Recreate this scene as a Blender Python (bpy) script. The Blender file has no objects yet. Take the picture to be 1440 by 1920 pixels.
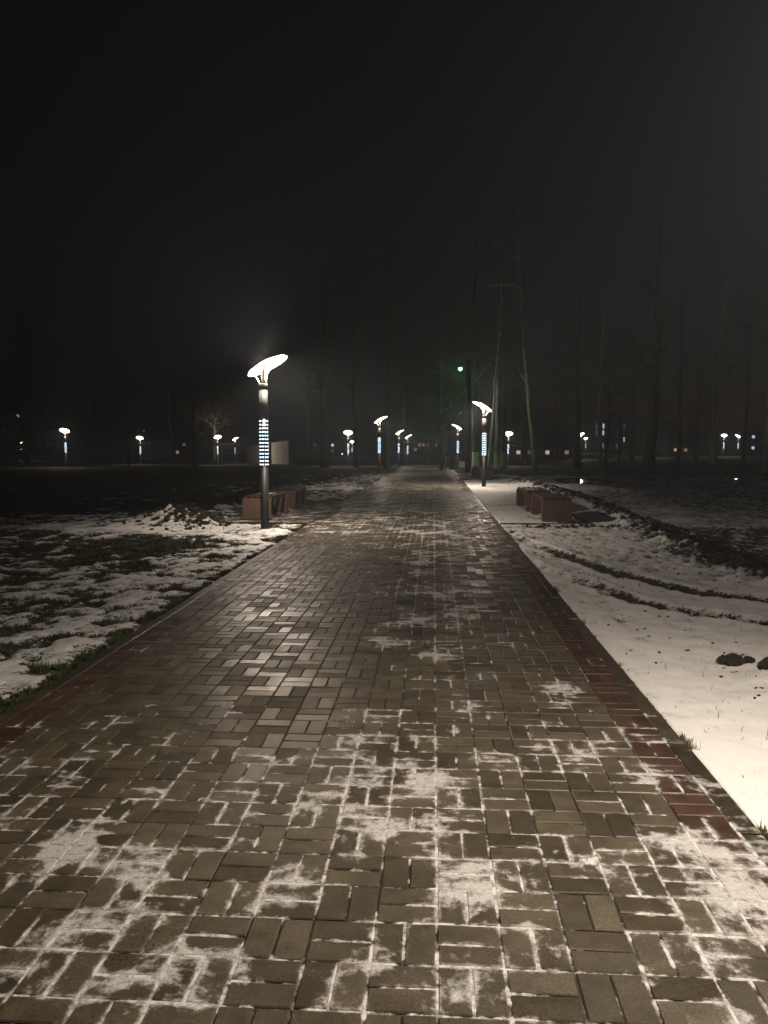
import bpy, bmesh, math, random
import numpy as np
from mathutils import Vector, Matrix

# ------------------------------------------------------------------ camera, sky, exposure
scene = bpy.context.scene
col = scene.collection
F, CAM_H, HORIZON, VANISH = 1440.0, 1.6, 836.0, 813.0      # focal length etc. in photograph pixels (1440 x 1920)
PITCH = math.atan((960 - HORIZON) / F)
YAW = math.atan((VANISH - 720) / F * math.cos(PITCH))

cam_data = bpy.data.cameras.new('camera')
cam_data.sensor_fit = 'VERTICAL'
cam_data.sensor_height = 36.0
cam_data.lens = F / 1920 * 36.0
cam_data.clip_start = 0.05
cam_data.clip_end = 3000
cam = bpy.data.objects.new('camera', cam_data)
col.objects.link(cam)
cam.location = (0, 0, CAM_H)
cam.rotation_euler = (math.pi / 2 - PITCH, 0, YAW)
scene.camera = cam

world = bpy.data.worlds.new('World')
scene.world = world
world.use_nodes = True
wn = world.node_tree.nodes
wl = world.node_tree.links
wn.clear()
wo = wn.new('ShaderNodeOutputWorld')
wb = wn.new('ShaderNodeBackground')
ws = wn.new('ShaderNodeTexSky')
ws.sky_type = 'NISHITA'
ws.sun_disc = False
ws.sun_elevation = math.radians(-3.7)
ws.sun_rotation = math.radians(80)
wl.new(ws.outputs[0], wb.inputs[0])
wb.inputs[1].default_value = 0.06
wl.new(wb.outputs[0], wo.inputs[0])

scene.view_settings.view_transform = 'Standard'
scene.view_settings.look = 'None'
scene.view_settings.exposure = 0.12
scene.view_settings.gamma = 1.0
scene.view_settings.use_curve_mapping = False
scene.render.engine = 'CYCLES'
scene.cycles.use_denoising = True
scene.cycles.max_bounces = 5
scene.cycles.diffuse_bounces = 2
scene.cycles.glossy_bounces = 2
scene.cycles.volume_bounces = 0
scene.cycles.transparent_max_bounces = 4
scene.cycles.sample_clamp_indirect = 2.0
scene.cycles.blur_glossy = 0.5

LAMP_POWER = 232.0
UPWARD = 0.40                    # share of the light that leaves the luminous head upward
LAMP_COLOR = (1.0, 0.835, 0.67)
HAZE_DENSITY = 0.0024

# ------------------------------------------------------------------ helpers
R = math.radians
rng = random.Random(7)

def ray_ratio(px):
    """sideways over forward of the direction in which a photo column lies at the horizon"""
    u = (960 - HORIZON) / F
    x = (px - 720) / F
    fy = math.cos(PITCH) + u * math.sin(PITCH)
    X = x * math.cos(YAW) - fy * math.sin(YAW)
    Y = x * math.sin(YAW) + fy * math.cos(YAW)
    return X / Y

def at(px, depth):
    return ray_ratio(px) * depth, depth

def height_at(py, depth):
    return CAM_H + (HORIZON - py) / F * depth

def smooth(a, b, x):
    t = np.clip((np.asarray(x, float) - a) / (b - a), 0, 1)
    return t * t * (3 - 2 * t)

def terrain(X, Y):
    """gentle fall of the park beyond the benches"""
    return -0.75 * smooth(40, 112, Y) * (1 - smooth(8, 22, X))

def tz(X, Y):
    return float(terrain(X, Y))

_perm = np.random.RandomState(3).permutation(512)
_perm = np.concatenate([_perm, _perm, _perm])
_grad = np.random.RandomState(5).rand(512) * 2 * np.pi
_gx, _gy = np.cos(_grad), np.sin(_grad)

def perlin(x, y):
    xi = np.floor(x).astype(int); yi = np.floor(y).astype(int)
    xf = x - xi; yf = y - yi
    u = xf**3 * (xf * (xf * 6 - 15) + 10); v = yf**3 * (yf * (yf * 6 - 15) + 10)
    def gr(ix, iy, dx, dy):
        h = _perm[(_perm[ix & 511] + iy) & 511]
        return _gx[h] * dx + _gy[h] * dy
    a = gr(xi, yi, xf, yf); b = gr(xi + 1, yi, xf - 1, yf)
    c = gr(xi, yi + 1, xf, yf - 1); d = gr(xi + 1, yi + 1, xf - 1, yf - 1)
    return (a + u * (b - a)) + v * ((c + u * (d - c)) - (a + u * (b - a)))

def fbm(x, y, octaves=4, gain=0.55, off=0.0):
    s = 0; amp = 1; f = 1
    for o in range(octaves):
        s = s + amp * perlin(x * f + off + 17.3 * o, y * f - off + 9.1 * o)
        amp *= gain; f *= 2.03
    return s

def seg_dist(X, Y, pts):
    """distance to a polyline"""
    best = np.full(np.shape(X), 1e9)
    for (x0, y0), (x1, y1) in zip(pts[:-1], pts[1:]):
        dx, dy = x1 - x0, y1 - y0
        t = np.clip(((X - x0) * dx + (Y - y0) * dy) / (dx * dx + dy * dy), 0, 1)
        best = np.minimum(best, np.hypot(X - x0 - t * dx, Y - y0 - t * dy))
    return best

def tag(o, label=None, cat=None, group=None, kind=None):
    if label: o['label'] = label
    if cat: o['category'] = cat
    if group: o['group'] = group
    if kind: o['kind'] = kind
    return o

def mesh_data(name, verts, faces, mat=None, smooth_shade=False):
    me = bpy.data.meshes.new(name)
    if isinstance(verts, np.ndarray):
        faces = np.asarray(faces)
        k = faces.shape[1]
        me.vertices.add(len(verts)); me.vertices.foreach_set('co', verts.astype(np.float32).ravel())
        me.loops.add(faces.size); me.loops.foreach_set('vertex_index', faces.astype(np.int32).ravel())
        me.polygons.add(len(faces))
        me.polygons.foreach_set('loop_start', np.arange(0, faces.size, k, dtype=np.int32))
        me.update(calc_edges=True)
    else:
        me.from_pydata([tuple(v) for v in verts], [], faces)
    if smooth_shade:
        me.polygons.foreach_set('use_smooth', [True] * len(me.polygons))
    if mat: me.materials.append(mat)
    me.update()
    return me

def link(name, me, parent=None, loc=None, rot=None):
    o = bpy.data.objects.new(name, me)
    col.objects.link(o)
    if parent is not None: o.parent = parent
    if loc is not None: o.location = loc
    if rot is not None: o.rotation_euler = rot
    return o

def empty(name, loc=(0, 0, 0), rz=0.0):
    o = bpy.data.objects.new(name, None)
    col.objects.link(o)
    o.location = loc; o.rotation_euler = (0, 0, rz)
    o.empty_display_size = 0.2
    return o

def copy_tree(o, parent=None):
    c = o.copy(); col.objects.link(c)
    c.parent = parent
    for ch in o.children:
        copy_tree(ch, c)
    return c

class MB:
    """collects simple shapes into one mesh"""
    def __init__(s): s.v = []; s.f = []
    def add(s, vs, fs):
        n = len(s.v); s.v += [tuple(v) for v in vs]; s.f += [tuple(i + n for i in f) for f in fs]
    def box(s, x0, x1, y0, y1, z0, z1, c=0.0):
        """box; c = chamfer of all edges"""
        if c <= 0:
            s.add([(x0,y0,z0),(x1,y0,z0),(x1,y1,z0),(x0,y1,z0),(x0,y0,z1),(x1,y0,z1),(x1,y1,z1),(x0,y1,z1)],
                  [(0,3,2,1),(4,5,6,7),(0,1,5,4),(1,2,6,5),(2,3,7,6),(3,0,4,7)])
            return
        bm = bmesh.new()
        m = Matrix.Translation(((x0+x1)/2, (y0+y1)/2, (z0+z1)/2)) @ Matrix.Diagonal((x1-x0, y1-y0, z1-z0, 1))
        bmesh.ops.create_cube(bm, size=1.0, matrix=m)
        bmesh.ops.bevel(bm, geom=bm.edges[:], offset=c, segments=2, affect='EDGES', profile=0.5)
        bm.verts.ensure_lookup_table(); bm.verts.index_update()
        s.add([v.co[:] for v in bm.verts], [[v.index for v in f.verts] for f in bm.faces])
        bm.free()
    def tube(s, pts, rads, n=8, caps=True):
        pts = [Vector(p) for p in pts]
        rings = []
        up = None
        for i, p in enumerate(pts):
            if i == 0: d = pts[1] - p
            elif i == len(pts) - 1: d = p - pts[i-1]
            else: d = pts[i+1] - pts[i-1]
            d.normalize()
            if up is None:
                up = d.orthogonal().normalized()
            else:
                up = (up - d * up.dot(d))
                up = up.normalized() if up.length > 1e-5 else d.orthogonal().normalized()
            w = d.cross(up)
            r = rads[i]
            rings.append([p + (up * math.cos(a) + w * math.sin(a)) * r for a in [2*math.pi*k/n for k in range(n)]])
        b = len(s.v)
        for rg in rings: s.v += [tuple(v) for v in rg]
        for i in range(len(pts) - 1):
            for k in range(n):
                a0 = b + i*n + k; a1 = b + i*n + (k+1) % n
                s.f.append((a0, a1, a1 + n, a0 + n))
        if caps:
            s.f.append(tuple(b + k for k in reversed(range(n))))
            s.f.append(tuple(b + (len(pts)-1)*n + k for k in range(n)))
    def lathe(s, prof, n=20, cx=0, cy=0):
        b = len(s.v)
        for r, z in prof:
            for k in range(n):
                a = 2*math.pi*k/n
                s.v.append((cx + r*math.cos(a), cy + r*math.sin(a), z))
        for i in range(len(prof) - 1):
            for k in range(n):
                a0 = b + i*n + k; a1 = b + i*n + (k+1) % n
                s.f.append((a0, a1, a1+n, a0+n))
        s.f.append(tuple(b + k for k in reversed(range(n))))
        s.f.append(tuple(b + (len(prof)-1)*n + k for k in range(n)))
    def data(s, name, mat, sm=False):
        return mesh_data(name, s.v, s.f, mat, sm)
    def build(s, name, mat, parent=None, sm=False, loc=None, rot=None):
        return link(name, s.data(name, mat, sm), parent, loc, rot)

# ------------------------------------------------------------------ material helpers
class NT:
    def __init__(s, tree): s.t = tree; s.n = tree.nodes; s.l = tree.links
    def put(s, sock, v):
        if v is None: return
        if hasattr(v, 'is_output') or isinstance(v, bpy.types.NodeSocket): s.l.new(v, sock)
        elif isinstance(v, (tuple, list)) and len(v) == 3 and sock.type == 'RGBA': sock.default_value = (*v, 1)
        else: sock.default_value = v
    def math(s, op, a, b=None, c=None, clamp=False):
        n = s.n.new('ShaderNodeMath'); n.operation = op; n.use_clamp = clamp
        for i, v in enumerate((a, b, c)): s.put(n.inputs[i], v)
        return n.outputs[0]
    def add(s, *a):
        r = a[0]
        for b in a[1:]: r = s.math('ADD', r, b)
        return r
    def mul(s, a, b): return s.math('MULTIPLY', a, b)
    def sub(s, a, b): return s.math('SUBTRACT', a, b)
    def step(s, v, lo, hi, to0=0.0, to1=1.0):
        n = s.n.new('ShaderNodeMapRange'); n.interpolation_type = 'SMOOTHSTEP'
        s.put(n.inputs['Value'], v)
        n.inputs['From Min'].default_value = lo; n.inputs['From Max'].default_value = hi
        n.inputs['To Min'].default_value = to0; n.inputs['To Max'].default_value = to1
        return n.outputs[0]
    def noise(s, vec, scale, detail=4, rough=0.55, out=0, dist=0.0):
        n = s.n.new('ShaderNodeTexNoise')
        if vec is not None: s.l.new(vec, n.inputs['Vector'])
        n.inputs['Scale'].default_value = scale; n.inputs['Detail'].default_value = detail
        n.inputs['Roughness'].default_value = rough; n.inputs['Distortion'].default_value = dist
        return n.outputs[out]
    def mix(s, fac, a, b):
        n = s.n.new('ShaderNodeMix'); n.data_type = 'RGBA'
        s.put(n.inputs['Factor'], fac)
        s.put(n.inputs['A'] if False else n.inputs[6], a); s.put(n.inputs[7], b)
        return n.outputs[2]
    def bump(s, h, strength=0.3, distance=0.01, normal=None):
        n = s.n.new('ShaderNodeBump')
        s.put(n.inputs['Height'], h); n.inputs['Strength'].default_value = strength; n.inputs['Distance'].default_value = distance
        if normal is not None: s.l.new(normal, n.inputs['Normal'])
        return n.outputs[0]

def new_mat(name):
    m = bpy.data.materials.new(name); m.use_nodes = True
    t = NT(m.node_tree)
    b = t.n['Principled BSDF']
    return m, t, b

def plain(name, color, rough=0.7, var=0.15, scale=8.0, metal=0.0, bump=0.0):
    m, t, b = new_mat(name)
    tc = t.n.new('ShaderNodeTexCoord')
    n = t.noise(tc.outputs['Object'], scale, 5, 0.6)
    k = t.step(n, 0.3, 0.7, 1 - var, 1 + var)
    mx = t.n.new('ShaderNodeVectorMath'); mx.operation = 'SCALE'
    mx.inputs[0].default_value = color; t.l.new(k, mx.inputs['Scale'])
    t.l.new(mx.outputs[0], b.inputs['Base Color'])
    b.inputs['Roughness'].default_value = rough; b.inputs['Metallic'].default_value = metal
    if bump: t.l.new(t.bump(n, bump, 0.02), b.inputs['Normal'])
    return m

def glow(name, color, strength):
    m = bpy.data.materials.new(name); m.use_nodes = True
    b = m.node_tree.nodes['Principled BSDF']
    b.inputs['Base Color'].default_value = (*[min(c, 0.8) for c in color], 1)
    b.inputs['Emission Color'].default_value = (*color, 1)
    b.inputs['Emission Strength'].default_value = strength
    b.inputs['Roughness'].default_value = 0.4
    m.cycles.emission_sampling = 'NONE'
    return m

# snow lying on the path: one mask in place coordinates, shared by the pavers, kerbs and joints
PL, PR = -2.58, 1.37            # outer faces of the two kerbs
NCOL = 18
X0, X1 = PL + 0.10, PR - 0.10
PITCH_X = (X1 - X0) / NCOL
BLOBS = [  # x, y, radius, strength : larger patches of trodden snow
    (-1.10, 2.72, 0.20, .55), (-1.14, 2.30, 0.14, .55), (-0.72, 2.18, 0.12, .5), (-0.20, 2.95, 0.26, .45), (0.12, 2.80, 0.20, .4),
    (-0.05, 3.55, 0.35, .45), (-0.25, 3.85, 0.30, .4), (1.02, 2.75, 0.25, .6), (1.12, 3.05, 0.22, .45), (0.85, 5.05, 0.16, .6),
    (0.62, 6.2, 0.10, .6), (0.08, 4.9, 0.28, .35), (0.02, 5.9, 0.25, .25), (0.62, 3.95, 0.20, .3), (-1.35, 4.35, 0.16, .45),
    (0.10, 2.15, .14, .45), (0.33, 2.5, .16, .35), (0.58, 2.85, .16, .35), (-.5, 2.6, .15, .35), (-0.75, 3.3, .2, .35), (0.35, 4.6, .12, .5), (-0.3, 6.9, .16, .5), (0.35, 7.6, .2, .5), (0.75, 4.35, .1, .6), (1.0, 3.7, .12, .5),
    (0.75, 2.35, 0.2, .3), (-0.35, 2.15, 0.15, .4), (-0.25, 8.3, 0.55, .25), (0.1, 10.5, 0.7, .25), (-1.45, 2.95, 0.18, .5), (0.45, 2.15, 0.16, .3)]

def make_snow_group():
    g = bpy.data.node_groups.new('snow_on_path', 'ShaderNodeTree')
    for nm in ('smear', 'joint', 'clump', 'grit'):
        g.interface.new_socket(nm, in_out='OUTPUT', socket_type='NodeSocketFloat')
    t = NT(g)
    out = g.nodes.new('NodeGroupOutput')
    geo = g.nodes.new('ShaderNodeNewGeometry')
    P = geo.outputs['Position']
    sx = g.nodes.new('ShaderNodeSeparateXYZ'); t.l.new(P, sx.inputs[0])
    x, y = sx.outputs[0], sx.outputs[1]
    n1 = t.noise(P, 3.0, 9, 0.66, dist=0.25)
    n2 = t.noise(P, 17.0, 6, 0.65)
    n3 = t.noise(P, 1.1, 3, 0.5)
    D = t.step(y, 3.9, 5.2, 0.10, -0.10)
    # farther on the walk is dusted over
    D = t.add(D, t.step(y, 8.5, 15, 0.0, 0.32), t.step(y, 22, 40, 0.0, -0.15))
    strip = t.mul(t.step(t.math('ABSOLUTE', t.sub(x, -0.05)), 0.2, 0.9, 1.0, 0.0), t.mul(t.step(y, 4.5, 6.0), t.step(y, 13, 17, 1.0, 0.0)))
    D = t.add(D, t.mul(strip, 0.20), t.mul(t.step(y, 5.0, 7.5), 0.06))
    # swept clean on the side of the near lamp
    clean = t.mul(t.step(x, -0.9, -0.1, 1.0, 0.0), t.mul(t.step(y, 3.6, 4.6), t.step(y, 11, 15, 1.0, 0.0)))
    D = t.add(D, t.mul(clean, -0.22))
    clean2 = t.mul(t.step(x, 0.35, 0.75), t.mul(t.step(y, 6.0, 7.0), t.step(y, 14, 18, 1.0, 0.0)))
    D = t.add(D, t.mul(clean2, -0.22))
    for bx, by, br, bs in BLOBS:
        d = g.nodes.new('ShaderNodeVectorMath'); d.operation = 'DISTANCE'
        cx = g.nodes.new('ShaderNodeCombineXYZ'); t.l.new(x, cx.inputs[0]); t.l.new(y, cx.inputs[1])
        t.l.new(cx.outputs[0], d.inputs[0]); d.inputs[1].default_value = (bx, by, 0)
        D = t.add(D, t.step(d.outputs['Value'], 0.0, br * 1.7, bs * 0.8, 0.0))
    s = t.add(t.mul(t.sub(n1, 0.5), 3.5), t.mul(t.sub(n2, 0.5), 0.9), t.mul(t.sub(n3, 0.5), 1.2), D, -0.20)
    n4 = t.noise(P, 48.0, 5, 0.7)
    # distance to the nearest joint of the basket weave: trodden snow keeps to the joints
    wv = g.nodes.new('ShaderNodeTexNoise'); wv.inputs['Scale'].default_value = 11; wv.inputs['Detail'].default_value = 3
    t.l.new(P, wv.inputs['Vector'])
    wob_ = t.mul(t.sub(wv.outputs[0], 0.5), 0.03)
    U = t.math('DIVIDE', t.sub(t.add(x, wob_), X0), PITCH_X); V = t.math('DIVIDE', t.sub(t.add(y, wob_), 1.0), PITCH_X)
    fu, fv = t.math('FRACT', U), t.math('FRACT', V)
    par = t.math('MODULO', t.add(t.math('FLOOR', U), t.math('FLOOR', V), 200.0), 2.0)
    mid = t.math('ABSOLUTE', t.sub(t.add(t.mul(fv, t.sub(1.0, par)), t.mul(fu, par)), 0.5))
    ed = t.math('MINIMUM', t.math('MINIMUM', t.math('MINIMUM', fu, t.sub(1.0, fu)), t.math('MINIMUM', fv, t.sub(1.0, fv))), mid)
    hug = t.step(ed, 0.0, 0.12, 1.0, 0.0)
    s_top = t.add(s, t.mul(t.sub(n4, 0.5), 0.55), t.mul(hug, 0.34), -0.05)
    smear = t.mul(t.step(s_top, 0.12, 0.52), t.step(t.add(s, t.mul(t.sub(n2, 0.5), 1.2)), -0.15, 0.75, 0.25, 0.95))
    joint = t.step(t.add(s, t.step(y, 3.3, 4.6, 0.07, 0.0), t.mul(t.sub(n2, 0.5), 0.6), t.mul(t.sub(n4, 0.5), 0.3)), -0.24, 0.14)
    clump = t.step(s, 0.70, 1.05)
    for i, v in enumerate((smear, joint, clump, n2)):
        t.l.new(v, out.inputs[i])
    return g

SNOW_GROUP = make_snow_group()
SNOW_COL = (0.66, 0.66, 0.66)

def paver_material(name, c0, c1, snow_amt=1.0):
    m, t, b = new_mat(name)
    geo = t.n.new('ShaderNodeNewGeometry'); oi = t.n.new('ShaderNodeObjectInfo')
    sg = t.n.new('ShaderNodeGroup'); sg.node_tree = SNOW_GROUP
    P = geo.outputs['Position']
    rnd = t.math('FRACT', t.add(t.mul(geo.outputs['Random Per Island'], 7.31), t.mul(oi.outputs['Random'], 5.17)))
    rnd2 = t.math('FRACT', t.mul(rnd, 13.7))
    grain = t.noise(P, 105, 5, 0.75)
    blot = t.noise(P, 9, 6, 0.65)
    stain = t.noise(P, 2.2, 5, 0.6)
    c = t.mix(rnd, c0, c1)
    k = t.n.new('ShaderNodeVectorMath'); k.operation = 'SCALE'
    t.l.new(c, k.inputs[0])
    t.l.new(t.mul(t.mul(t.step(grain, 0.3, 0.7, 0.62, 1.38), t.step(blot, 0.3, 0.72, 1.2, 0.72)), t.step(stain, 0.3, 0.7, 0.82, 1.15)), k.inputs['Scale'])
    spot = t.step(t.noise(P, 31, 2, 0.4), 0.70, 0.76)
    c = t.mix(t.mul(spot, 0.65), k.outputs[0], (0.02, 0.018, 0.015))
    sm = t.mul(t.mul(sg.outputs['smear'], t.step(grain, 0.3, 0.65, 0.62, 1.0)), snow_amt)
    c = t.mix(sm, c, SNOW_COL)
    t.l.new(c, b.inputs['Base Color'])
    wet = t.step(t.noise(P, 1.6, 4, 0.6), 0.4, 0.62)
    ro = t.add(t.step(rnd2, 0.0, 1.0, 0.38, 0.66), t.mul(wet, -0.10), t.mul(t.sub(grain, 0.5), 0.22))
    t.put(b.inputs['Roughness'], t.add(ro, t.mul(sm, 0.3)))
    b.inputs['Specular IOR Level'].default_value = 0.38
    h = t.add(t.mul(grain, 0.35), t.mul(blot, 0.5), t.mul(sm, 1.1))
    t.l.new(t.bump(h, 0.55, 0.006), b.inputs['Normal'])
    return m

M = {}
M['paver'] = paver_material('grey_paver', (0.052, 0.043, 0.028), (0.098, 0.084, 0.057))
M['red_paver'] = paver_material('red_paver', (0.050, 0.028, 0.020), (0.072, 0.040, 0.028))
M['kerb'] = paver_material('kerb_concrete', (0.044, 0.037, 0.025), (0.070, 0.059, 0.041), 0.9)

def bed_material():
    m, t, b = new_mat('joint_filling')
    sg = t.n.new('ShaderNodeGroup'); sg.node_tree = SNOW_GROUP
    geo = t.n.new('ShaderNodeNewGeometry')
    soil = t.mix(t.step(t.noise(geo.outputs['Position'], 60, 3), 0.3, 0.7), (0.016, 0.014, 0.010), (0.040, 0.034, 0.024))
    fac = t.math('MAXIMUM', sg.outputs['joint'], t.step(sg.outputs['clump'], 0.0, 0.12))
    dirty = t.mix(t.step(t.noise(geo.outputs['Position'], 23, 5, 0.7), 0.36, 0.6), (0.22, 0.21, 0.19), SNOW_COL)
    t.l.new(t.mix(fac, soil, dirty), b.inputs['Base Color'])
    b.inputs['Roughness'].default_value = 0.75
    fine = t.noise(geo.outputs['Position'], 120, 4, 0.65)
    t.l.new(t.bump(fine, 0.5, 0.004), b.inputs['Normal'])
    dn = t.n.new('ShaderNodeDisplacement')
    dn.inputs['Midlevel'].default_value = 0.0; dn.inputs['Scale'].default_value = 1.0
    lump = t.noise(geo.outputs['Position'], 26, 4, 0.6)
    h = t.add(t.mul(sg.outputs['joint'], 0.0050), t.mul(sg.outputs['clump'], t.step(lump, 0.3, 0.75, 0.0, 0.011)))
    t.l.new(h, dn.inputs['Height'])
    t.l.new(dn.outputs[0], t.n['Material Output'].inputs['Displacement'])
    m.displacement_method = 'BOTH'
    return m
M['bed'] = bed_material()

def ground_material():
    m, t, b = new_mat('snowy_park_ground')
    geo = t.n.new('ShaderNodeNewGeometry')
    P = geo.outputs['Position']
    a1 = t.n.new('ShaderNodeAttribute'); a1.attribute_name = 'snow'
    a2 = t.n.new('ShaderNodeAttribute'); a2.attribute_name = 'soil'
    n1 = t.noise(P, 10, 7, 0.70); n2 = t.noise(P, 45, 5, 0.68); n3 = t.noise(P, 2.3, 4, 0.6)
    grass = t.mix(t.step(n2, 0.3, 0.7), (0.014, 0.019, 0.006), (0.042, 0.050, 0.018))
    grass = t.mix(t.step(n3, 0.42, 0.62), grass, (0.036, 0.029, 0.015))
    soil = t.mix(t.step(n1, 0.3, 0.7), (0.015, 0.011, 0.007), (0.044, 0.032, 0.020))
    base = t.mix(a2.outputs['Fac'], grass, soil)
    s = t.add(a1.outputs['Fac'], t.mul(t.sub(n1, 0.5), 1.5), t.mul(t.sub(n2, 0.5), 1.0))
    fac = t.step(s, 0.42, 0.60)
    thin = t.step(s, 0.45, 0.95, 0.68, 0.90)
    sn = t.n.new('ShaderNodeCombineColor')
    for i in range(3): t.l.new(thin, sn.inputs[i])
    t.l.new(t.mix(fac, base, sn.outputs[0]), b.inputs['Base Color'])
    t.put(b.inputs['Roughness'], t.step(fac, 0, 1, 0.85, 0.6))
    b.inputs['Specular IOR Level'].default_value = 0.3
    h = t.add(t.mul(n1, 0.6), t.mul(n2, 0.5), t.mul(fac, 0.5))
    t.l.new(t.bump(h, 0.5, 0.03), b.inputs['Normal'])
    return m
M['ground'] = ground_material()
M['pole'] = plain('dark_grey_powder_coat', (0.022, 0.022, 0.021), 0.5, 0.12, 20)
M['pole_top'] = plain('grey_powder_coat', (0.050, 0.050, 0.046), 0.5, 0.1, 20)
M['led_band'] = plain('black_led_band', (0.012, 0.013, 0.016), 0.3, 0.1)
M['led'] = glow('cold_white_led', (0.62, 0.82, 1.0), 8.0)
M['diffuser'] = glow('warm_white_diffuser', (1.0, 0.86, 0.66), 7.0)
M['arm_white'] = plain('white_lamp_arm', (0.72, 0.70, 0.66), 0.4, 0.05)
M['granite'] = plain('red_granite', (0.125, 0.076, 0.060), 0.42, 0.30, 60, bump=0.05)
M['bench_slat'] = plain('dark_varnished_timber', (0.055, 0.030, 0.020), 0.35, 0.35, 14)
M['iron'] = plain('dark_iron', (0.03, 0.03, 0.03), 0.5, 0.1)
M['bark'] = plain('grey_bark', (0.085, 0.072, 0.055), 0.9, 0.4, 6, bump=0.4)
M['twig'] = plain('brown_twig', (0.10, 0.082, 0.055), 0.9, 0.3, 6)
M['whitewash'] = plain('whitewashed_trunk', (0.62, 0.60, 0.55), 0.9, 0.1, 9)
M['needle'] = plain('dark_spruce_needle', (0.022, 0.034, 0.020), 0.85, 0.4, 3)
M['clod'] = plain('dark_earth_clod', (0.030, 0.021, 0.014), 0.95, 0.4, 9, bump=0.6)
M['grass'] = plain('winter_grass_blade', (0.050, 0.062, 0.020), 0.7, 0.5, 3)
M['straw'] = plain('dry_grass_stalk', (0.15, 0.12, 0.06), 0.8, 0.3, 6)
M['snow'] = plain('lying_snow', (.85, .85, .85), 0.65, 0.06, 12, bump=0.25)
M['concrete'] = plain('pale_concrete', (0.30, 0.29, 0.26), 0.85, 0.12, 3)

def birch_material():
    m, t, b = new_mat('birch_bark')
    tc = t.n.new('ShaderNodeTexCoord')
    mp = t.n.new('ShaderNodeMapping'); mp.inputs['Scale'].default_value = (1.2, 1.2, 5.0)
    t.l.new(tc.outputs['Object'], mp.inputs[0])
    n = t.noise(mp.outputs[0], 2.0, 5, 0.7)
    c = t.mix(t.step(n, 0.56, 0.64), (0.44, 0.42, 0.38), (0.05, 0.045, 0.04))
    t.l.new(c, b.inputs['Base Color']); b.inputs['Roughness'].default_value = 0.8
    return m
M['birch'] = birch_material()

# ------------------------------------------------------------------ ground
PL, PR = -2.58, 1.37            # outer faces of the two kerbs
PATH_END = 66.0
RUTS = [[(1.40, 14.6), (1.47, 13.4), (1.95, 11.39), (2.34, 9.74), (2.91, 8.70), (3.49, 8.13), (4.6, 7.4), (7, 6.3)],
        [(1.30, 10.9), (1.40, 10.1), (1.82, 9.14), (2.15, 8.05), (2.64, 7.56), (3.09, 7.20), (4.2, 6.6), (7, 5.4)]]
RIDGE_R = [(4.6, 6.5), (4.1, 9.4), (4.2, 12.8), (4.25, 15.2), (4.4, 20.5), (4.5, 26), (4.3, 31), (3.3, 39.5)]
RIDGE_L = [(-5.3, 15.6), (-6.0, 18.2), (-5.9, 23.0), (-5.7, 29.0), (-4.8, 39.0), (-3.8, 47.0)]
PUDDLES = [(6.85, 36.3, 0.85, 2.4), (15.0, 39.2, 0.4, 0.9)]
PADS = [(1.37, 3.30, 15.85, 20.9), (-4.55, -2.58, 15.75, 22.4), (1.37, 3.2, 36.6, 42.5)]

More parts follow.
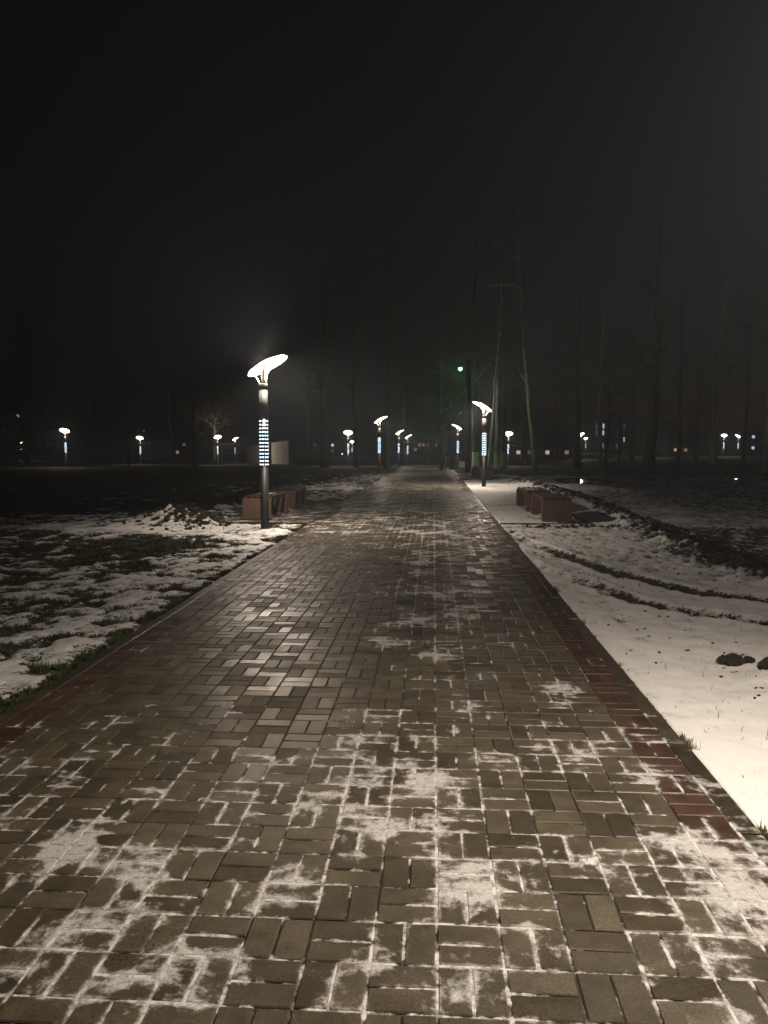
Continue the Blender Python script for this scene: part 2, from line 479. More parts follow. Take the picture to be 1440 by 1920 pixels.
def ground_fields(X, Y):
    left = X < PL; right = X > PR
    s = np.where(left, PL - X, np.where(right, X - PR, -1.0))
    nA = 0.55 * fbm(X * 0.9, Y * 0.9, 3, 0.6, 3.0) + 0.75 * fbm(X * 2.3, Y * 2.3, 4, 0.65, 47.0)          # ~ -0.8..0.8
    nB = fbm(X * 0.33, Y * 0.33, 3, 0.5, 11.0)
    nC = fbm(X * 4.2, Y * 4.2, 4, 0.6, 31.0)
    # left verge
    d = np.full(X.shape, 0.56)
    d = d - 0.22 * smooth(9.5, 11.5, Y) * (1 - smooth(13.2, 14.6, Y)) * smooth(0.5, 1.6, s)
    d = d + 0.36 * np.exp(-((X + 4.9) / 1.9)**2 - ((Y - 14.7) / 1.5)**2)
    d = d + 0.18 * np.exp(-((X + 3.3) / 0.8)**2 - ((Y - 10.0) / 3.5)**2)
    d = d + 0.25 * np.exp(-((X + 3.2) / 0.6)**2 - ((Y - 4.9) / 0.9)**2)
    d = d - 0.30 * smooth(16.5, 19, Y) * smooth(2.5, 4.0, s)
    d = d - 0.10 * smooth(5.5, 9, s)
    d = d - 0.28 * (1 - smooth(0.03, 0.20, s))
    sl = d - 0.10 + 0.58 * nA + 0.20 * nB + 0.36 * nC
    # right verge
    e = np.full(X.shape, 1.02)
    e = e - 0.34 * smooth(2.5, 3.4, s) - 0.16 * smooth(4.5, 9, s)
    e = e - 0.22 * smooth(0.55, 1.4, s) * (1 - smooth(5.2, 6.6, Y)) * smooth(1.0, 1.3, s + 0.15 * nA)
    e = e - 0.18 * smooth(8.0, 11, Y) * (1 - smooth(15, 16.2, Y))
    e = e - 0.55 * np.exp(-((X - 2.6) / 0.9)**2 - ((Y - 15.45) / 0.22)**2)
    sr = e - 0.07 + 0.30 * nA + 0.15 * nB + 0.40 * nC
    snow = np.where(left, sl, np.where(right, sr, 0.0))
    snow = snow - 0.9 * smooth(40, 50, Y)
    soil = np.clip(0.25 + 0.8 * nB + 0.4 * smooth(3, 0, s) * right, 0, 1)
    soil = np.where(right, np.clip(soil + 0.35, 0, 1), soil * 0.8)
    z = terrain(X, Y) - 0.035 + 0.045 * nB * smooth(0.1, 1.2, s) + 0.022 * nA * smooth(0.0, 0.5, s) + 0.017 * nC * smooth(0.0, 0.3, s)
    # wheel ruts
    for r in RUTS:
        dd = seg_dist(X, Y, r) + 0.03 * nC
        snow = snow - 0.66 * (1 - smooth(0.08, 0.22, dd)) * (1.05 + 0.4 * nB) * smooth(0.0, 0.8, s)
        soil = np.maximum(soil, 1 - smooth(0.08, 0.18, dd))
        z = z - 0.035 * (1 - smooth(0.04, 0.17, dd)) + 0.018 * np.exp(-((dd - 0.21) / 0.06)**2)
    # banks of dug earth
    for r, hgt, wdt in ((RIDGE_R, 0.13, 0.50), (RIDGE_L, 0.15, 0.55)):
        dd = seg_dist(X, Y, r) + 0.25 * nA
        m = np.exp(-(dd / wdt)**2)
        z = z + hgt * m * (0.75 + 0.9 * nC + 0.5 * nA)
        snow = snow - 0.45 * np.exp(-(dd / (wdt * 0.9))**2) * (0.9 + 1.2 * nC)
        soil = np.maximum(soil, smooth(0.25, 0.6, m))
    mound = np.exp(-((X + 5.6) / 0.9)**2 - ((Y - 16.3) / 0.9)**2)
    z = z + 0.20 * mound * (0.95 + 0.25 * nC)
    snow = snow + 0.55 * mound * (Y < 16.4) - 0.25 * mound * (Y >= 16.4)
    # a heap of earth by the walk, on the right
    heap = np.exp(-((X - 2.65) / 0.36)**2 - ((Y - 5.0) / 0.9)**2)
    z = z + 0.10 * heap * (0.8 + 0.8 * nC); snow = snow - 0.35 * heap * (0.5 + 1.6 * nC)
    # puddles lie in hollows
    for px_, py_, rx, ry in PUDDLES:
        q = np.hypot((X - px_) / (rx * 1.5), (Y - py_) / (ry * 1.5))
        k = 1 - smooth(0.55, 1.0, q)
        z = z * (1 - k) - 0.06 * k; snow = snow - 1.2 * k; soil = np.maximum(soil, k)
    # snow has thickness
    z = z + 0.020 * smooth(0.36, 0.70, snow + 0.14 * nC)
    # paved bench bays
    for i, (x0, x1, y0, y1) in enumerate(PADS):
        ins = smooth(0, 0.06, np.minimum(np.minimum(X - x0, x1 - X), np.minimum(Y - y0, y1 - Y)) + 0.03)
        cover = smooth(0.4, 0.6, 0.70 + 0.35 * nA + 0.18 * nC - 0.9 * smooth(2.5, 2.9, X)) if i == 0 else np.zeros(X.shape)
        z = z * (1 - ins) + ins * (-0.06 + 0.072 * cover)
        snow = snow * (1 - ins) + ins * (cover * 0.95)
    inside = (X > PL + 0.05) & (X < PR - 0.05) & (Y < PATH_END)
    z = np.where(inside, -0.16 + terrain(X, Y), z)
    # beyond the end of the walk and far off: bare turf
    return z, np.clip(snow, 0, 1.2), np.clip(soil, 0, 1)

def geo_steps(start, d0, grow, end):
    out = [start]; s = 0.0
    while s < end:
        s += d0 * (1 + grow * s); out.append(start + s)
    return np.array(out)

xr = geo_steps(0.0, 0.02, 0.5, 160)
ys = [-20, -14, -9, -5, -2.5, -0.5, 0.8, 1.5]
y = 1.9
while y < 300:
    ys.append(y); y += 0.0085 * max(y, 2.6)
ys += [340, 420, 520, 700]
ys = np.array(ys)
xs = np.concatenate([(PL - xr)[::-1], np.linspace(PL + 0.06, PR - 0.06, 6), PR + xr])
GX, GY = np.meshgrid(xs, ys)
GZ, GS, GSOIL = ground_fields(GX, GY)
nx, ny = len(xs), len(ys)
idx = np.arange(nx * ny).reshape(ny, nx)
quads = np.stack([idx[:-1, :-1], idx[:-1, 1:], idx[1:, 1:], idx[1:, :-1]], -1).reshape(-1, 4)
gme = mesh_data('ground', np.stack([GX, GY, GZ], -1).reshape(-1, 3), quads, M['ground'], True)
for nm, arr in (('snow', GS), ('soil', GSOIL)):
    at_ = gme.attributes.new(nm, 'FLOAT', 'POINT'); at_.data.foreach_set('value', arr.astype(np.float32).ravel())
ground = link('ground', gme)
tag(ground, 'park lawn with patchy snow, bare grass, wheel ruts and banks of earth', kind='structure')

def gz(X, Y):
    z, s, so = ground_fields(np.array([[float(X)]]), np.array([[float(Y)]]))
    return float(z[0, 0])

# ------------------------------------------------------------------ paved walk
path = empty('path', (0, 0, 0))
tag(path, 'paved walk of grey basket-weave pavers with red borders, dusted with snow', kind='structure')
NCOL = 18
X0, X1 = PL + 0.10, PR - 0.10
PITCH_X = (X1 - X0) / NCOL
GAP = 0.007

def paver_mesh(name, w, l, mat, seed):
    r = random.Random(seed)
    c, dz = 0.0045, 0.004
    v = []
    for z, k in ((-0.055, 0), (-dz, 0), (0.0, c)):
        for sx, sy in ((-1, -1), (1, -1), (1, 1), (-1, 1)):
            j = 0.0012 if z == 0.0 else 0.0
            v.append((sx * (w / 2 - k) + r.uniform(-j, j), sy * (l / 2 - k) + r.uniform(-j, j), z + (r.uniform(-.0006, .0006) if z == 0 else 0)))
    f = [(8, 9, 10, 11)]
    for a in (0, 4):
        for k in range(4):
            f.append((a + k, a + (k + 1) % 4, a + 4 + (k + 1) % 4, a + 4 + k))
    return v, f

def brick_list(x0, ncol, pitch, y0, y1, red_cols=()):
    """(x, y, turned, is_red) of each paver of a basket weave"""
    out = []
    nr = int((y1 - y0) / pitch)
    for j in range(nr):
        for i in range(ncol):
            cx = x0 + (i + .5) * pitch; cy = y0 + (j + .5) * pitch
            red = i in red_cols
            if (i + j) % 2 == 0:
                for q in (-1, 1): out.append((cx, cy + q * pitch / 4, 1, red))
            else:
                for q in (-1, 1): out.append((cx + q * pitch / 4, cy, 0, red))
    return out

def in_frame(X, Y):
    dx = X * math.cos(YAW) + Y * math.sin(YAW)
    dy = -X * math.sin(YAW) + Y * math.cos(YAW)
    f = dy * math.cos(PITCH) + CAM_H * math.sin(PITCH)
    v = -dy * math.sin(PITCH) * -1 - CAM_H * math.cos(PITCH)
    v = dy * math.sin(PITCH) - CAM_H * math.cos(PITCH)
    if f <= 0.1: return None
    px = 720 + F * dx / f; py = 960 - F * v / f
    return (px, py) if -40 < px < 1480 and py < 1960 else None

W_, L_ = PITCH_X / 2 - GAP, PITCH_X - GAP
VARS = {}
for red in (0, 1):
    for turned in (0, 1):
        for k in range(5):
            w, l = (L_, W_) if turned else (W_, L_)
            v, f = paver_mesh('paver', w, l, None, red * 50 + turned * 10 + k)
            VARS[red, turned, k] = (v, f)
VAR_ME = {}
for (red, turned, k), (v, f) in VARS.items():
    VAR_ME[red, turned, k] = mesh_data('red_brick' if red else 'brick', v, f, M['red_paver' if red else 'paver'])

bricks = brick_list(X0, NCOL, PITCH_X, 1.0, PATH_END, (0, NCOL - 1))
rb = random.Random(11)
single = {0: [], 1: []}
for i, (bx, by, tn, red) in enumerate(bricks):
    if by < 12 and in_frame(bx, by): single[int(red)].append((by, i))
chosen = set()
for red, lim in ((0, 300), (1, 150)):
    single[red].sort()
    chosen |= {i for _, i in single[red][:lim]}

mass = {0: MB(), 1: MB()}
def euler_m(rx, ry, rz): return Matrix.Rotation(rz, 3, 'Z') @ Matrix.Rotation(ry, 3, 'Y') @ Matrix.Rotation(rx, 3, 'X')
for i, (bx, by, tn, red) in enumerate(bricks):
    k = rb.randrange(5)
    rx, ry, rz_ = rb.gauss(0, .006), rb.gauss(0, .006), rb.gauss(0, .006)
    loc = (bx + rb.gauss(0, .0012), by + rb.gauss(0, .0012), rb.gauss(0, .0007) + tz(bx, by))
    if i in chosen:
        o = link('red_brick' if red else 'brick', VAR_ME[int(red), tn, k], path, loc, (rx, ry, rz_))
    else:
        m3 = euler_m(rx, ry, rz_)
        v, f = VARS[int(red), tn, k]
        mass[int(red)].add([m3 @ Vector(p) + Vector(loc) for p in v], f)
for red, nm in ((0, 'grey_paving'), (1, 'red_border_paving')):
    o = mass[red].build(nm, M['red_paver' if red else 'paver'], path); o['kind'] = 'stuff'

# kerb stones, one metre each
kv = MB(); kv.box(-0.0485, 0.0485, -0.496, 0.496, -0.22, 0.0, 0.006)
kerb_me = kv.data('kerb_stone', M['kerb'])
for side in (0, 1):
    kx = (PL + 0.05) if side == 0 else (PR - 0.05)
    for j in range(0, 65):
        ky = 1.3 + j * 1.0 + (0.35 if side else 0)
        link('kerb_stone', kerb_me, path, (kx + rb.gauss(0, .002), ky, -0.003 + rb.gauss(0, .002) + tz(kx, ky)), (rb.gauss(0, .002), rb.gauss(0, .01), rb.gauss(0, .002)))

# joint filling sheet, with snow that rises out of the joints
def grid_mesh(name, xa, ya, zf, mat):
    gx, gy = np.meshgrid(xa, ya)
    zz = zf(gx, gy)
    ii = np.arange(gx.size).reshape(gx.shape)
    q = np.stack([ii[:-1, :-1], ii[:-1, 1:], ii[1:, 1:], ii[1:, :-1]], -1).reshape(-1, 4)
    return mesh_data(name, np.stack([gx, gy, zz], -1).reshape(-1, 3), q, mat, True)
ya = [1.0]
while ya[-1] < 64.5: ya.append(ya[-1] + 0.0042 * max(ya[-1], 2.0))
bed = link('joint_filling', grid_mesh('joint_filling', np.linspace(PL + 0.09, PR - 0.09, 280), np.array(ya), lambda a, b: -0.0072 + terrain(a, b), M['bed']), path)
bed['kind'] = 'stuff'

# bench bays
for i, (x0, x1, y0, y1) in enumerate(PADS):
    pad = empty('bench_bay', ((x0 + x1) / 2, (y0 + y1) / 2, 0))
    tag(pad, ['snow-covered paved bay under the two granite benches beside the snowfield',
              'bare paved bay under the two granite benches behind the tall near lamp',
              'small paved bay under the two distant granite benches'][i], kind='structure')
    xa, xb = (x0 + 0.002, x1 - 0.08) if x0 > 0 else (x0 + 0.08, x1 - 0.002)
    mb = MB()
    ncol = int((xb - xa) / PITCH_X)
    pit = (xb - xa) / ncol
    for bx, by, tn, red in brick_list(xa, ncol, pit, y0 + 0.09, y1 - 0.09):
        v, f = VARS[0, tn, rb.randrange(5)]
        m3 = euler_m(rb.gauss(0, .006), rb.gauss(0, .006), rb.gauss(0, .004))
        mb.add([m3 @ Vector(p) + Vector((bx, by, -0.004 + rb.gauss(0, .001))) for p in v], f)
    o = mb.build('paving', M['paver'], pad); o['kind'] = 'stuff'; o.location = -Vector(pad.location)
    sb = MB(); sb.box(xa - .02, xb + .02, y0 + .02, y1 - .02, -0.10, -0.012)
    o = sb.build('bedding', M['bed'], pad); o.location = -Vector(pad.location)
    yy = y0
    ex = x1 - 0.04 if x0 > 0 else x0 + 0.04
    for k in range(int((y1 - y0) / 1.0)):
        eb = MB(); eb.box(ex - .038, ex + .038, y0 + k + .085, y0 + k + 1.075, -0.2, 0.012, 0.006)
        o = eb.build('kerb_stone', M['kerb'], pad); o.location = -Vector(pad.location)
    for ye in (y0 + 0.04, y1 - 0.04):
        n = 2
        for k in range(n):
            a = x0 + (x1 - x0) * k / n + .004; b_ = x0 + (x1 - x0) * (k + 1) / n - .004
            eb = MB(); eb.box(a, b_, ye - .038, ye + .038, -0.2, 0.014, 0.006)
            o = eb.build('kerb_stone', M['kerb'], pad); o.location = -Vector(pad.location)

# cross walk far off, pale under the lamps
cw = link('cross_path', grid_mesh('cross_path', np.linspace(-70, 12, 90), np.array([71.0, 72.2, 73.4]), lambda a, b: terrain(a, b) + 0.02, M['concrete']))
tag(cw, 'pale cross walk running through the far lawn under the lamps', kind='structure')

# puddles
def water_material():
    m, t, b = new_mat('puddle_water')
    b.inputs['Base Color'].default_value = (0.01, 0.01, 0.009, 1)
    b.inputs['Roughness'].default_value = 0.03
    geo = t.n.new('ShaderNodeNewGeometry')
    t.l.new(t.bump(t.noise(geo.outputs['Position'], 5, 3), 0.05, 0.02), b.inputs['Normal'])
    return m
M['water'] = water_material()
for i, (px_, py_, rx, ry) in enumerate(PUDDLES):
    r_ = random.Random(40 + i)
    vs = [(0, 0, 0)] + [(rx * math.cos(a) * k, ry * math.sin(a) * k, 0) for a, k in [(2 * math.pi * q / 28, r_.uniform(.8, 1.15)) for q in range(28)]]
    o = link('puddle', mesh_data('puddle', vs, [(0, 1 + q, 1 + (q + 1) % 28) for q in range(28)], M['water']), None, (px_, py_, -0.034))
    tag(o, ['wide meltwater puddle mirroring a lamp, beyond the benches beside the dark lawn',
            'small puddle at the far edge of the dark lawn with a faint glint'][i], kind='structure')

# ------------------------------------------------------------------ lamps
def build_lamp():
    root = empty('park_lamp')
    p = MB(); p.lathe([(0.115, 0.0), (0.115, 0.012), (0.086, 0.016), (0.083, 0.03), (0.080, 1.22)], 24)
    p.build('pole', M['pole'], root, True)
    p = MB(); p.lathe([(0.079, 1.22), (0.079, 2.14)], 24)
    band = p.build('led_band', M['led_band'], root, True)
    p = MB()
    for r_ in range(13):
        z = 1.262 + r_ * 0.0695
        for k in range(10):
            a = 2 * math.pi * (k + .5) / 10
            c, s_ = math.cos(a), math.sin(a)
            n = 8
            vs = [(0.084 * c, 0.084 * s_, z)]
            for q in range(n):
                b_ = 2 * math.pi * q / n
                tx = 0.0115 * math.cos(b_); tzz = 0.0115 * math.sin(b_)
                vs.append((0.0795 * c - tx * s_, 0.0795 * s_ + tx * c, z + tzz))
            p.add(vs, [(0, 1 + q, 1 + (q + 1) % n) for q in range(n)])
    o = p.build('leds', M['led'], band); o['kind'] = 'stuff'
    p = MB(); p.lathe([(0.080, 2.14), (0.083, 2.70)], 24)
    p.build('upper_tube', M['pole_top'], root, True)
    p = MB(); p.lathe([(0.087, 2.702), (0.088, 2.70 + .10), (0.080, 2.815), (0.03, 2.82)], 24)
    p.build('collar', M['pole_top'], root, True)
    # head : shallow dish, tilted so that it faces the walk (local +x)
    hd = Matrix.Translation((0.06, 0, 3.215)) @ Matrix.Rotation(R(-27), 4, 'Y')
    rad, sag = 0.42, 0.080
    def cap(r): return -sag * (r / rad)**2
    n = 40
    prof = [(r_, cap(r_) + 0.034) for r_ in (0.02, 0.05, 0.09, 0.12)]
    q = MB(); q.lathe(list(reversed([(r_, z) for r_, z in prof])) , n)
    sh = q.data('head_cap', M['pole_top'], True)
    sh.transform(hd); link('head_cap', sh, root)
    prof = [(0.02, cap(0.02) - 0.022), (0.15, cap(0.15) - 0.022), (0.28, cap(0.28) - 0.020), (0.37, cap(0.37) - 0.016), (0.41, cap(.41) - 0.010), (rad, cap(rad)),
            (0.412, cap(.412) + 0.010), (0.385, cap(.385) + 0.028), (0.2, cap(0.2) + 0.028), (0.02, cap(0.02) + 0.028)]
    q = MB(); q.lathe(prof, n)
    df = q.data('diffuser', M['diffuser'], True); df.transform(hd); link('diffuser', df, root)
    top = hd @ Vector((-0.02, 0, -0.03)); low = hd @ Vector((-0.30, 0, cap(.30) - 0.028))
    for sgn in (-1, 1):
        end = hd @ Vector((0.0, sgn * 0.25, cap(.25) - 0.020))
        q = MB(); q.tube([(0.025, sgn * 0.035, 2.80), (0.02, sgn * 0.055, 2.90), (0.03, sgn * 0.13, 3.03), end], [0.040, 0.040, 0.038, 0.045], 12)
        q.build('arm', M['arm_white'], root, True)
    q = MB(); q.tube([(-0.066, 0, 2.80), (-0.10, 0, 2.88), (-0.155, 0, 2.96), low], [0.012] * 4, 8)
    q.build('strut', M['arm_white'], root, True)
    ld = bpy.data.lights.new('lamp_light', 'AREA')
    ld.shape = 'DISK'; ld.size = 0.40; ld.energy = LAMP_POWER; ld.color = LAMP_COLOR
    lo = bpy.data.objects.new('lamp_light', ld); col.objects.link(lo); lo.parent = root
    lo.matrix_local = hd @ Matrix.Translation((0, 0, -0.062))
    lu = bpy.data.lights.new('upper_light', 'AREA')
    lu.shape = 'DISK'; lu.size = 0.40; lu.energy = LAMP_POWER * UPWARD; lu.color = LAMP_COLOR
    uo = bpy.data.objects.new('upper_light', lu); col.objects.link(uo); uo.parent = root
    uo.matrix_local = hd @ Matrix.Translation((0, 0, 0.045)) @ Matrix.Rotation(math.pi, 4, 'X')
    return root

LAMPS = [  # x, y, turn (degrees: where the head faces, 0 = +x), label
    (-3.28, 14.75, 0, 'tallest lamp in view, dark pole with LED dots, standing in front of two granite benches'),
    (1.99, 30.6, 180, 'lamp in the snow strip beyond the benches by the snowfield, head tilted to the walk'),
    (-3.13, 44.4, 0, 'second lamp along the edge of the walk behind the tall near one'),
    (1.80, 57.5, 180, 'lamp near the green cabinet at the far end of the walk'),
    (-3.2, 71.0, 0, 'third lamp in the row behind the tall near one, past the end of the walk'),
    (-2.9, 86.0, 0, 'last and smallest lamp in the row behind the tall near one'),
    (2.05, 2.70, 180, 'lamp over the snow beside the viewer, just out of view'),
    (*at(123, 66), -90, 'bright lamp on the far lawn to the side of the snow-topped tables'),
    (*at(263, 91), -90, 'bright far lamp in front of the pale grey house wall'),
    (*at(408, 87), -60, 'lamp under the lit bare crown of the spreading tree'),
    (*at(440, 97), 0, 'small far lamp beside the timber pergola'),
    (*at(653, 72), -90, 'bright lamp on the lawn between the white shed and the walk'),
    (*at(953, 76), -90, 'far lamp in front of the low brown building'),
    (*at(1088, 100), -50, 'bright far lamp mirrored in the wide puddle'),
    (*at(1222, 112), -90, 'far lamp half hidden by the thick dark trunk'),
    (*at(1357, 118), -110, 'first of two small far lamps among thin trunks'),
    (*at(1384, 124), 180, 'second of two small far lamps, mirrored in the small puddle'),
    (*at(40, 125), 0, 'tiny far lamp behind the snow-topped tables'),
    (*at(660, 150), -90, 'tiny lamp glowing far behind the lawn lamp near the walk'),
    (*at(1098, 165), -90, 'tiny lamp glowing just beside the lamp mirrored in the puddle'),
]
lamp0 = build_lamp()
far_light = [c for c in lamp0.children if c.type == 'LIGHT' and c.name.startswith('lamp_light')][0].data.copy()
far_up = [c for c in lamp0.children if c.type == 'LIGHT' and c.name.startswith('upper')][0].data.copy()
far_light.energy = LAMP_POWER * 0.45; far_up.energy = LAMP_POWER * 0.45 * UPWARD
for i, (lx, ly, tn, lb) in enumerate(LAMPS):
    o = lamp0 if i == 0 else copy_tree(lamp0)
    o.location = (lx, ly, gz(lx, ly) - 0.01 if ly < 60 else tz(lx, ly))
    o.rotation_euler = (0, 0, R(tn))
    tag(o, lb, 'street lamp', 'park lamps with LED bands')
    if ly > 40:                                   # far lamps set weaker to keep distant haze and ground dark
        for ch in o.children:
            if ch.type == 'LIGHT': ch.data = far_up if ch.data.name.startswith('upper') else far_light

# ------------------------------------------------------------------ benches
def build_bench(length):
    root = empty('granite_bench')
    for y in (0.06, length - 0.06):
        b = MB(); b.box(0, 0.62, y - 0.06, y + 0.06, 0.025, 0.47, 0.008)
        e = b.build('end_block', M['granite'], root)
        b = MB(); b.box(0.06, 0.56, y - 0.045, y + 0.045, -0.03, 0.027)
        b.build('plinth', M['concrete'], e)
    for k in range(5):
        x = 0.03 + k * 0.125
        b = MB(); b.box(x, x + 0.062, 0.02, length - 0.02, 0.472, 0.520, 0.006)
        b.build('slat', M['bench_slat'], root)
    b = MB(); b.box(0.05, 0.09, 0.12, length - 0.12, 0.40, 0.46); b.build('rail', M['iron'], root)
    b = MB(); b.box(0.53, 0.57, 0.12, length - 0.12, 0.40, 0.46); b.build('rail', M['iron'], root)
    b = MB(); b.box(0.29, 0.33, 0.12, length - 0.12, 0.12, 0.20); b.build('stretcher', M['iron'], root)
    return root
bench0 = build_bench(1.95)
for i, (bx, by, lb) in enumerate([
        (-4.10, 16.25, 'reddish granite bench with timber slats right behind the tall near lamp'),
        (-4.10, 19.1, 'granite bench standing behind the one at the tall near lamp'),
        (2.27, 16.2, 'granite bench with dark slats at the edge of the snowfield, nearest its corner'),
        (2.23, 18.65, 'granite bench behind the one at the edge of the snowfield'),
        (2.25, 37.4, 'distant dark bench behind the lamp in the snow strip'),
        (2.1, 40.1, 'farthest granite bench, second one behind the lamp in the snow strip')]):
    o = bench0 if i == 0 else copy_tree(bench0)
    o.location = (bx, by, 0.0); o.rotation_euler = (0, 0, R([0, .6, -.5, .8, 0, .3][i]))
    tag(o, lb, 'bench', 'granite benches along the walk')
for k, (sx, sy) in enumerate([(-3.8, 17.3), (2.5, 19.5)]):
    r_ = random.Random(k + 3)
    b = MB()
    b.lathe([(0.01, 0.53), (0.10, 0.527), (0.17, 0.516), (0.19, 0.509)][::-1], 12)
    me = b.data('snow', M['snow'], True)
    for v in me.vertices: v.co.x *= 1.0 + .3 * math.sin(v.co.y * 20); v.co.y *= 1.6
    o = link('snow', me, None, (sx, sy, 0)); tag(o, ['remnant of snow on the seat of the bench behind the near lamp', 'remnant of snow on the seat of the second bench by the snowfield'][k], kind='stuff')

# ------------------------------------------------------------------ earth clods, litter and grass
def clod_mesh(seed, n1=5, n2=7):
    r_ = random.Random(seed)
    vs = []; fs = []
    for i in range(n1 + 1):
        th_ = math.pi * i / n1
        for k in range(n2):
            a = 2 * math.pi * k / n2
            rad = r_.uniform(0.72, 1.18)
            vs.append((rad * math.sin(th_) * math.cos(a), rad * math.sin(th_) * math.sin(a) * .9, rad * .72 * math.cos(th_)))
    for i in range(n1):
        for k in range(n2):
            fs.append((i * n2 + k, (i + 1) * n2 + k, (i + 1) * n2 + (k + 1) % n2, i * n2 + (k + 1) % n2))
    return vs, fs
CLODS = [clod_mesh(s_) for s_ in range(6)]
def scatter_clods(name, pts, label):
    mb = MB(); r_ = random.Random(len(pts))
    for (x, y, sz) in pts:
        v, f = r_.choice(CLODS)
        m3 = euler_m(r_.uniform(-.5, .5), r_.uniform(-.5, .5), r_.uniform(0, 6.28))
        sc_ = Vector((sz * r_.uniform(.8, 1.5), sz * r_.uniform(.7, 1.2), sz * r_.uniform(.6, 1.0)))
        z = gz(x, y) + sz * .2
        mb.add([m3 @ Vector((p[0] * sc_.x, p[1] * sc_.y, p[2] * sc_.z)) + Vector((x, y, z)) for p in v], f)
    o = mb.build(name, M['clod']); tag(o, label, kind='stuff'); return o
def along(poly, n, spread, rnd, lo, hi, fall=0.0):
    seg = [math.dist(a, b) for a, b in zip(poly[:-1], poly[1:])]; tot = sum(seg); out = []
    for _ in range(n):
        d = rnd.random()**(1 + fall) * tot
        for (a, b), L in zip(zip(poly[:-1], poly[1:]), seg):
            if d <= L: break
            d -= L
        t = d / L
        out.append((a[0] + (b[0] - a[0]) * t + rnd.gauss(0, spread), a[1] + (b[1] - a[1]) * t + rnd.gauss(0, spread), lo * (hi / lo)**rnd.random()**1.5 if False else lo * (hi / lo)**(rnd.random()**2)))
    return out
rc = random.Random(21)
scatter_clods('earth_clods', along(RIDGE_R, 900, 0.25, rc, .015, .075), 'dark clods of dug earth along the bank beside the snowfield')
scatter_clods('earth_clods', along(RIDGE_L, 700, 0.28, rc, .015, .08, .4) + [(rc.gauss(-5.3, .6), rc.gauss(16.2, .5), rc.uniform(.02, .09)) for _ in range(130)],
              'dark clods of dug earth on the bank beside the benches at the near lamp')
scatter_clods('earth_clods', [(rc.gauss(-4.6, .45), rc.gauss(15.0, .35), .015 * 4**rc.random()**2) for _ in range(70)] + [(rc.uniform(1.8, 3.8), rc.uniform(15.3, 15.7), rc.uniform(.015, .05)) for _ in range(70)],
              'crumbs of earth lying on the snow in front of the bench bays')
heap = [(2.16, 5.74, .055, 'round brown clod of earth on the snow at the edge of the heap'), (2.22, 5.70, .075, 'largest brown clod of earth on the snow beside the walk'),
        (2.33, 5.72, .045, 'dark clod of earth just behind the largest one on the snow'), (2.43, 5.62, .07, 'clod of earth on the snow, deepest into the heap')]
for i, (x, y, sz, lb) in enumerate(heap):
    v, f = clod_mesh(90 + i, 9, 12)
    me = mesh_data('earth_clod', [(p[0] * sz, p[1] * sz, p[2] * sz) for p in v], f, M['clod'])
    sb_ = link('earth_clod', me, None, (x, y, gz(x, y) + sz * .35), (0, 0, i * 1.3))
    tag(sb_, lb, 'earth clod', 'clods of earth on the snow beside the walk')
pts = [(rc.uniform(1.5, 2.3), rc.uniform(5.2, 8.0)) for _ in range(26)] + [(rc.gauss(2.4, .2), rc.gauss(5.0, .6)) for _ in range(60)] + [(rc.uniform(1.6, 4.0), rc.uniform(8.5, 15.2)) for _ in range(420)]
scatter_clods('earth_crumbs', [(x, y, rc.uniform(.005, .016)) for x, y in pts if x > 1.45], 'small crumbs of earth and leaf litter strewn over the snowfield')

def blades(name, P, H, mat, label, seed, lean=0.5, wid=0.0035):
    rs = np.random.RandomState(seed)
    n = len(P)
    a = rs.rand(n) * 2 * np.pi; b = rs.rand(n) * 2 * np.pi
    w = wid * (0.7 + rs.rand(n))
    base = P
    dx = np.stack([np.cos(a) * w, np.sin(a) * w, np.zeros(n)], -1)
    ln = lean * rs.rand(n)
    mid = base + np.stack([np.cos(b) * ln * H * .35, np.sin(b) * ln * H * .35, H * .6], -1)
    tip = base + np.stack([np.cos(b) * ln * H * 1.1, np.sin(b) * ln * H * 1.1, H * (1 - .3 * ln)], -1)
    V = np.stack([base - dx, base + dx, mid + dx * .7, mid - dx * .7, tip], 1).reshape(-1, 3)
    k = np.arange(n)[:, None] * 5
    Fq = np.concatenate([k + np.array([[0, 1, 2]]), k + np.array([[0, 2, 3]]), k + np.array([[3, 2, 4]])], 0)
    o = link(name, mesh_data(name, V, Fq, mat)); tag(o, label, kind='stuff'); return o
rs = np.random.RandomState(9)
n = 260000
gy_ = 3.6 * (17.0 / 3.6)**rs.rand(n)
gx_ = PL - 0.01 - rs.rand(n)**1.3 * (0.9 + gy_ * 0.42)
z_, s_, so_ = ground_fields(gx_, gy_)
tuft = fbm(gx_ * 3.1, gy_ * 3.1, 3, .6, 71.0)
keep = (s_ + 0.12 * tuft < 0.43) & (tuft > -0.12) & (seg_dist(gx_, gy_, RIDGE_L) > .6)
keep &= ~((gx_ > PADS[1][0] - .05) & (gy_ > PADS[1][2] - .05))
P = np.stack([gx_, gy_, z_ - .004], -1)[keep]
Hh = (0.022 + 0.042 * rs.rand(len(P))) * (1 + 0.9 * np.clip(tuft[keep], 0, 1))
blades('grass', P, Hh, M['grass'], 'short winter grass showing between the snow patches on the lawn', 1, 0.9)
n = 9000
gy_ = 2.6 * (16.0 / 2.6)**rs.rand(n); gx_ = PR + 0.002 + np.abs(rs.randn(n)) * .02
tuft = fbm(gx_ * 1.0, gy_ * 2.4, 3, .6, 5.0)
keep = tuft > 0.28
z_, s_, so_ = ground_fields(gx_, gy_)
P = np.stack([gx_, gy_, z_ - .01], -1)[keep]
blades('grass', P, 0.02 + 0.05 * rs.rand(len(P))**3, M['straw'], 'thin dry stalks along the kerb at the snowfield', 2, 0.7, 0.0018)
n = 900
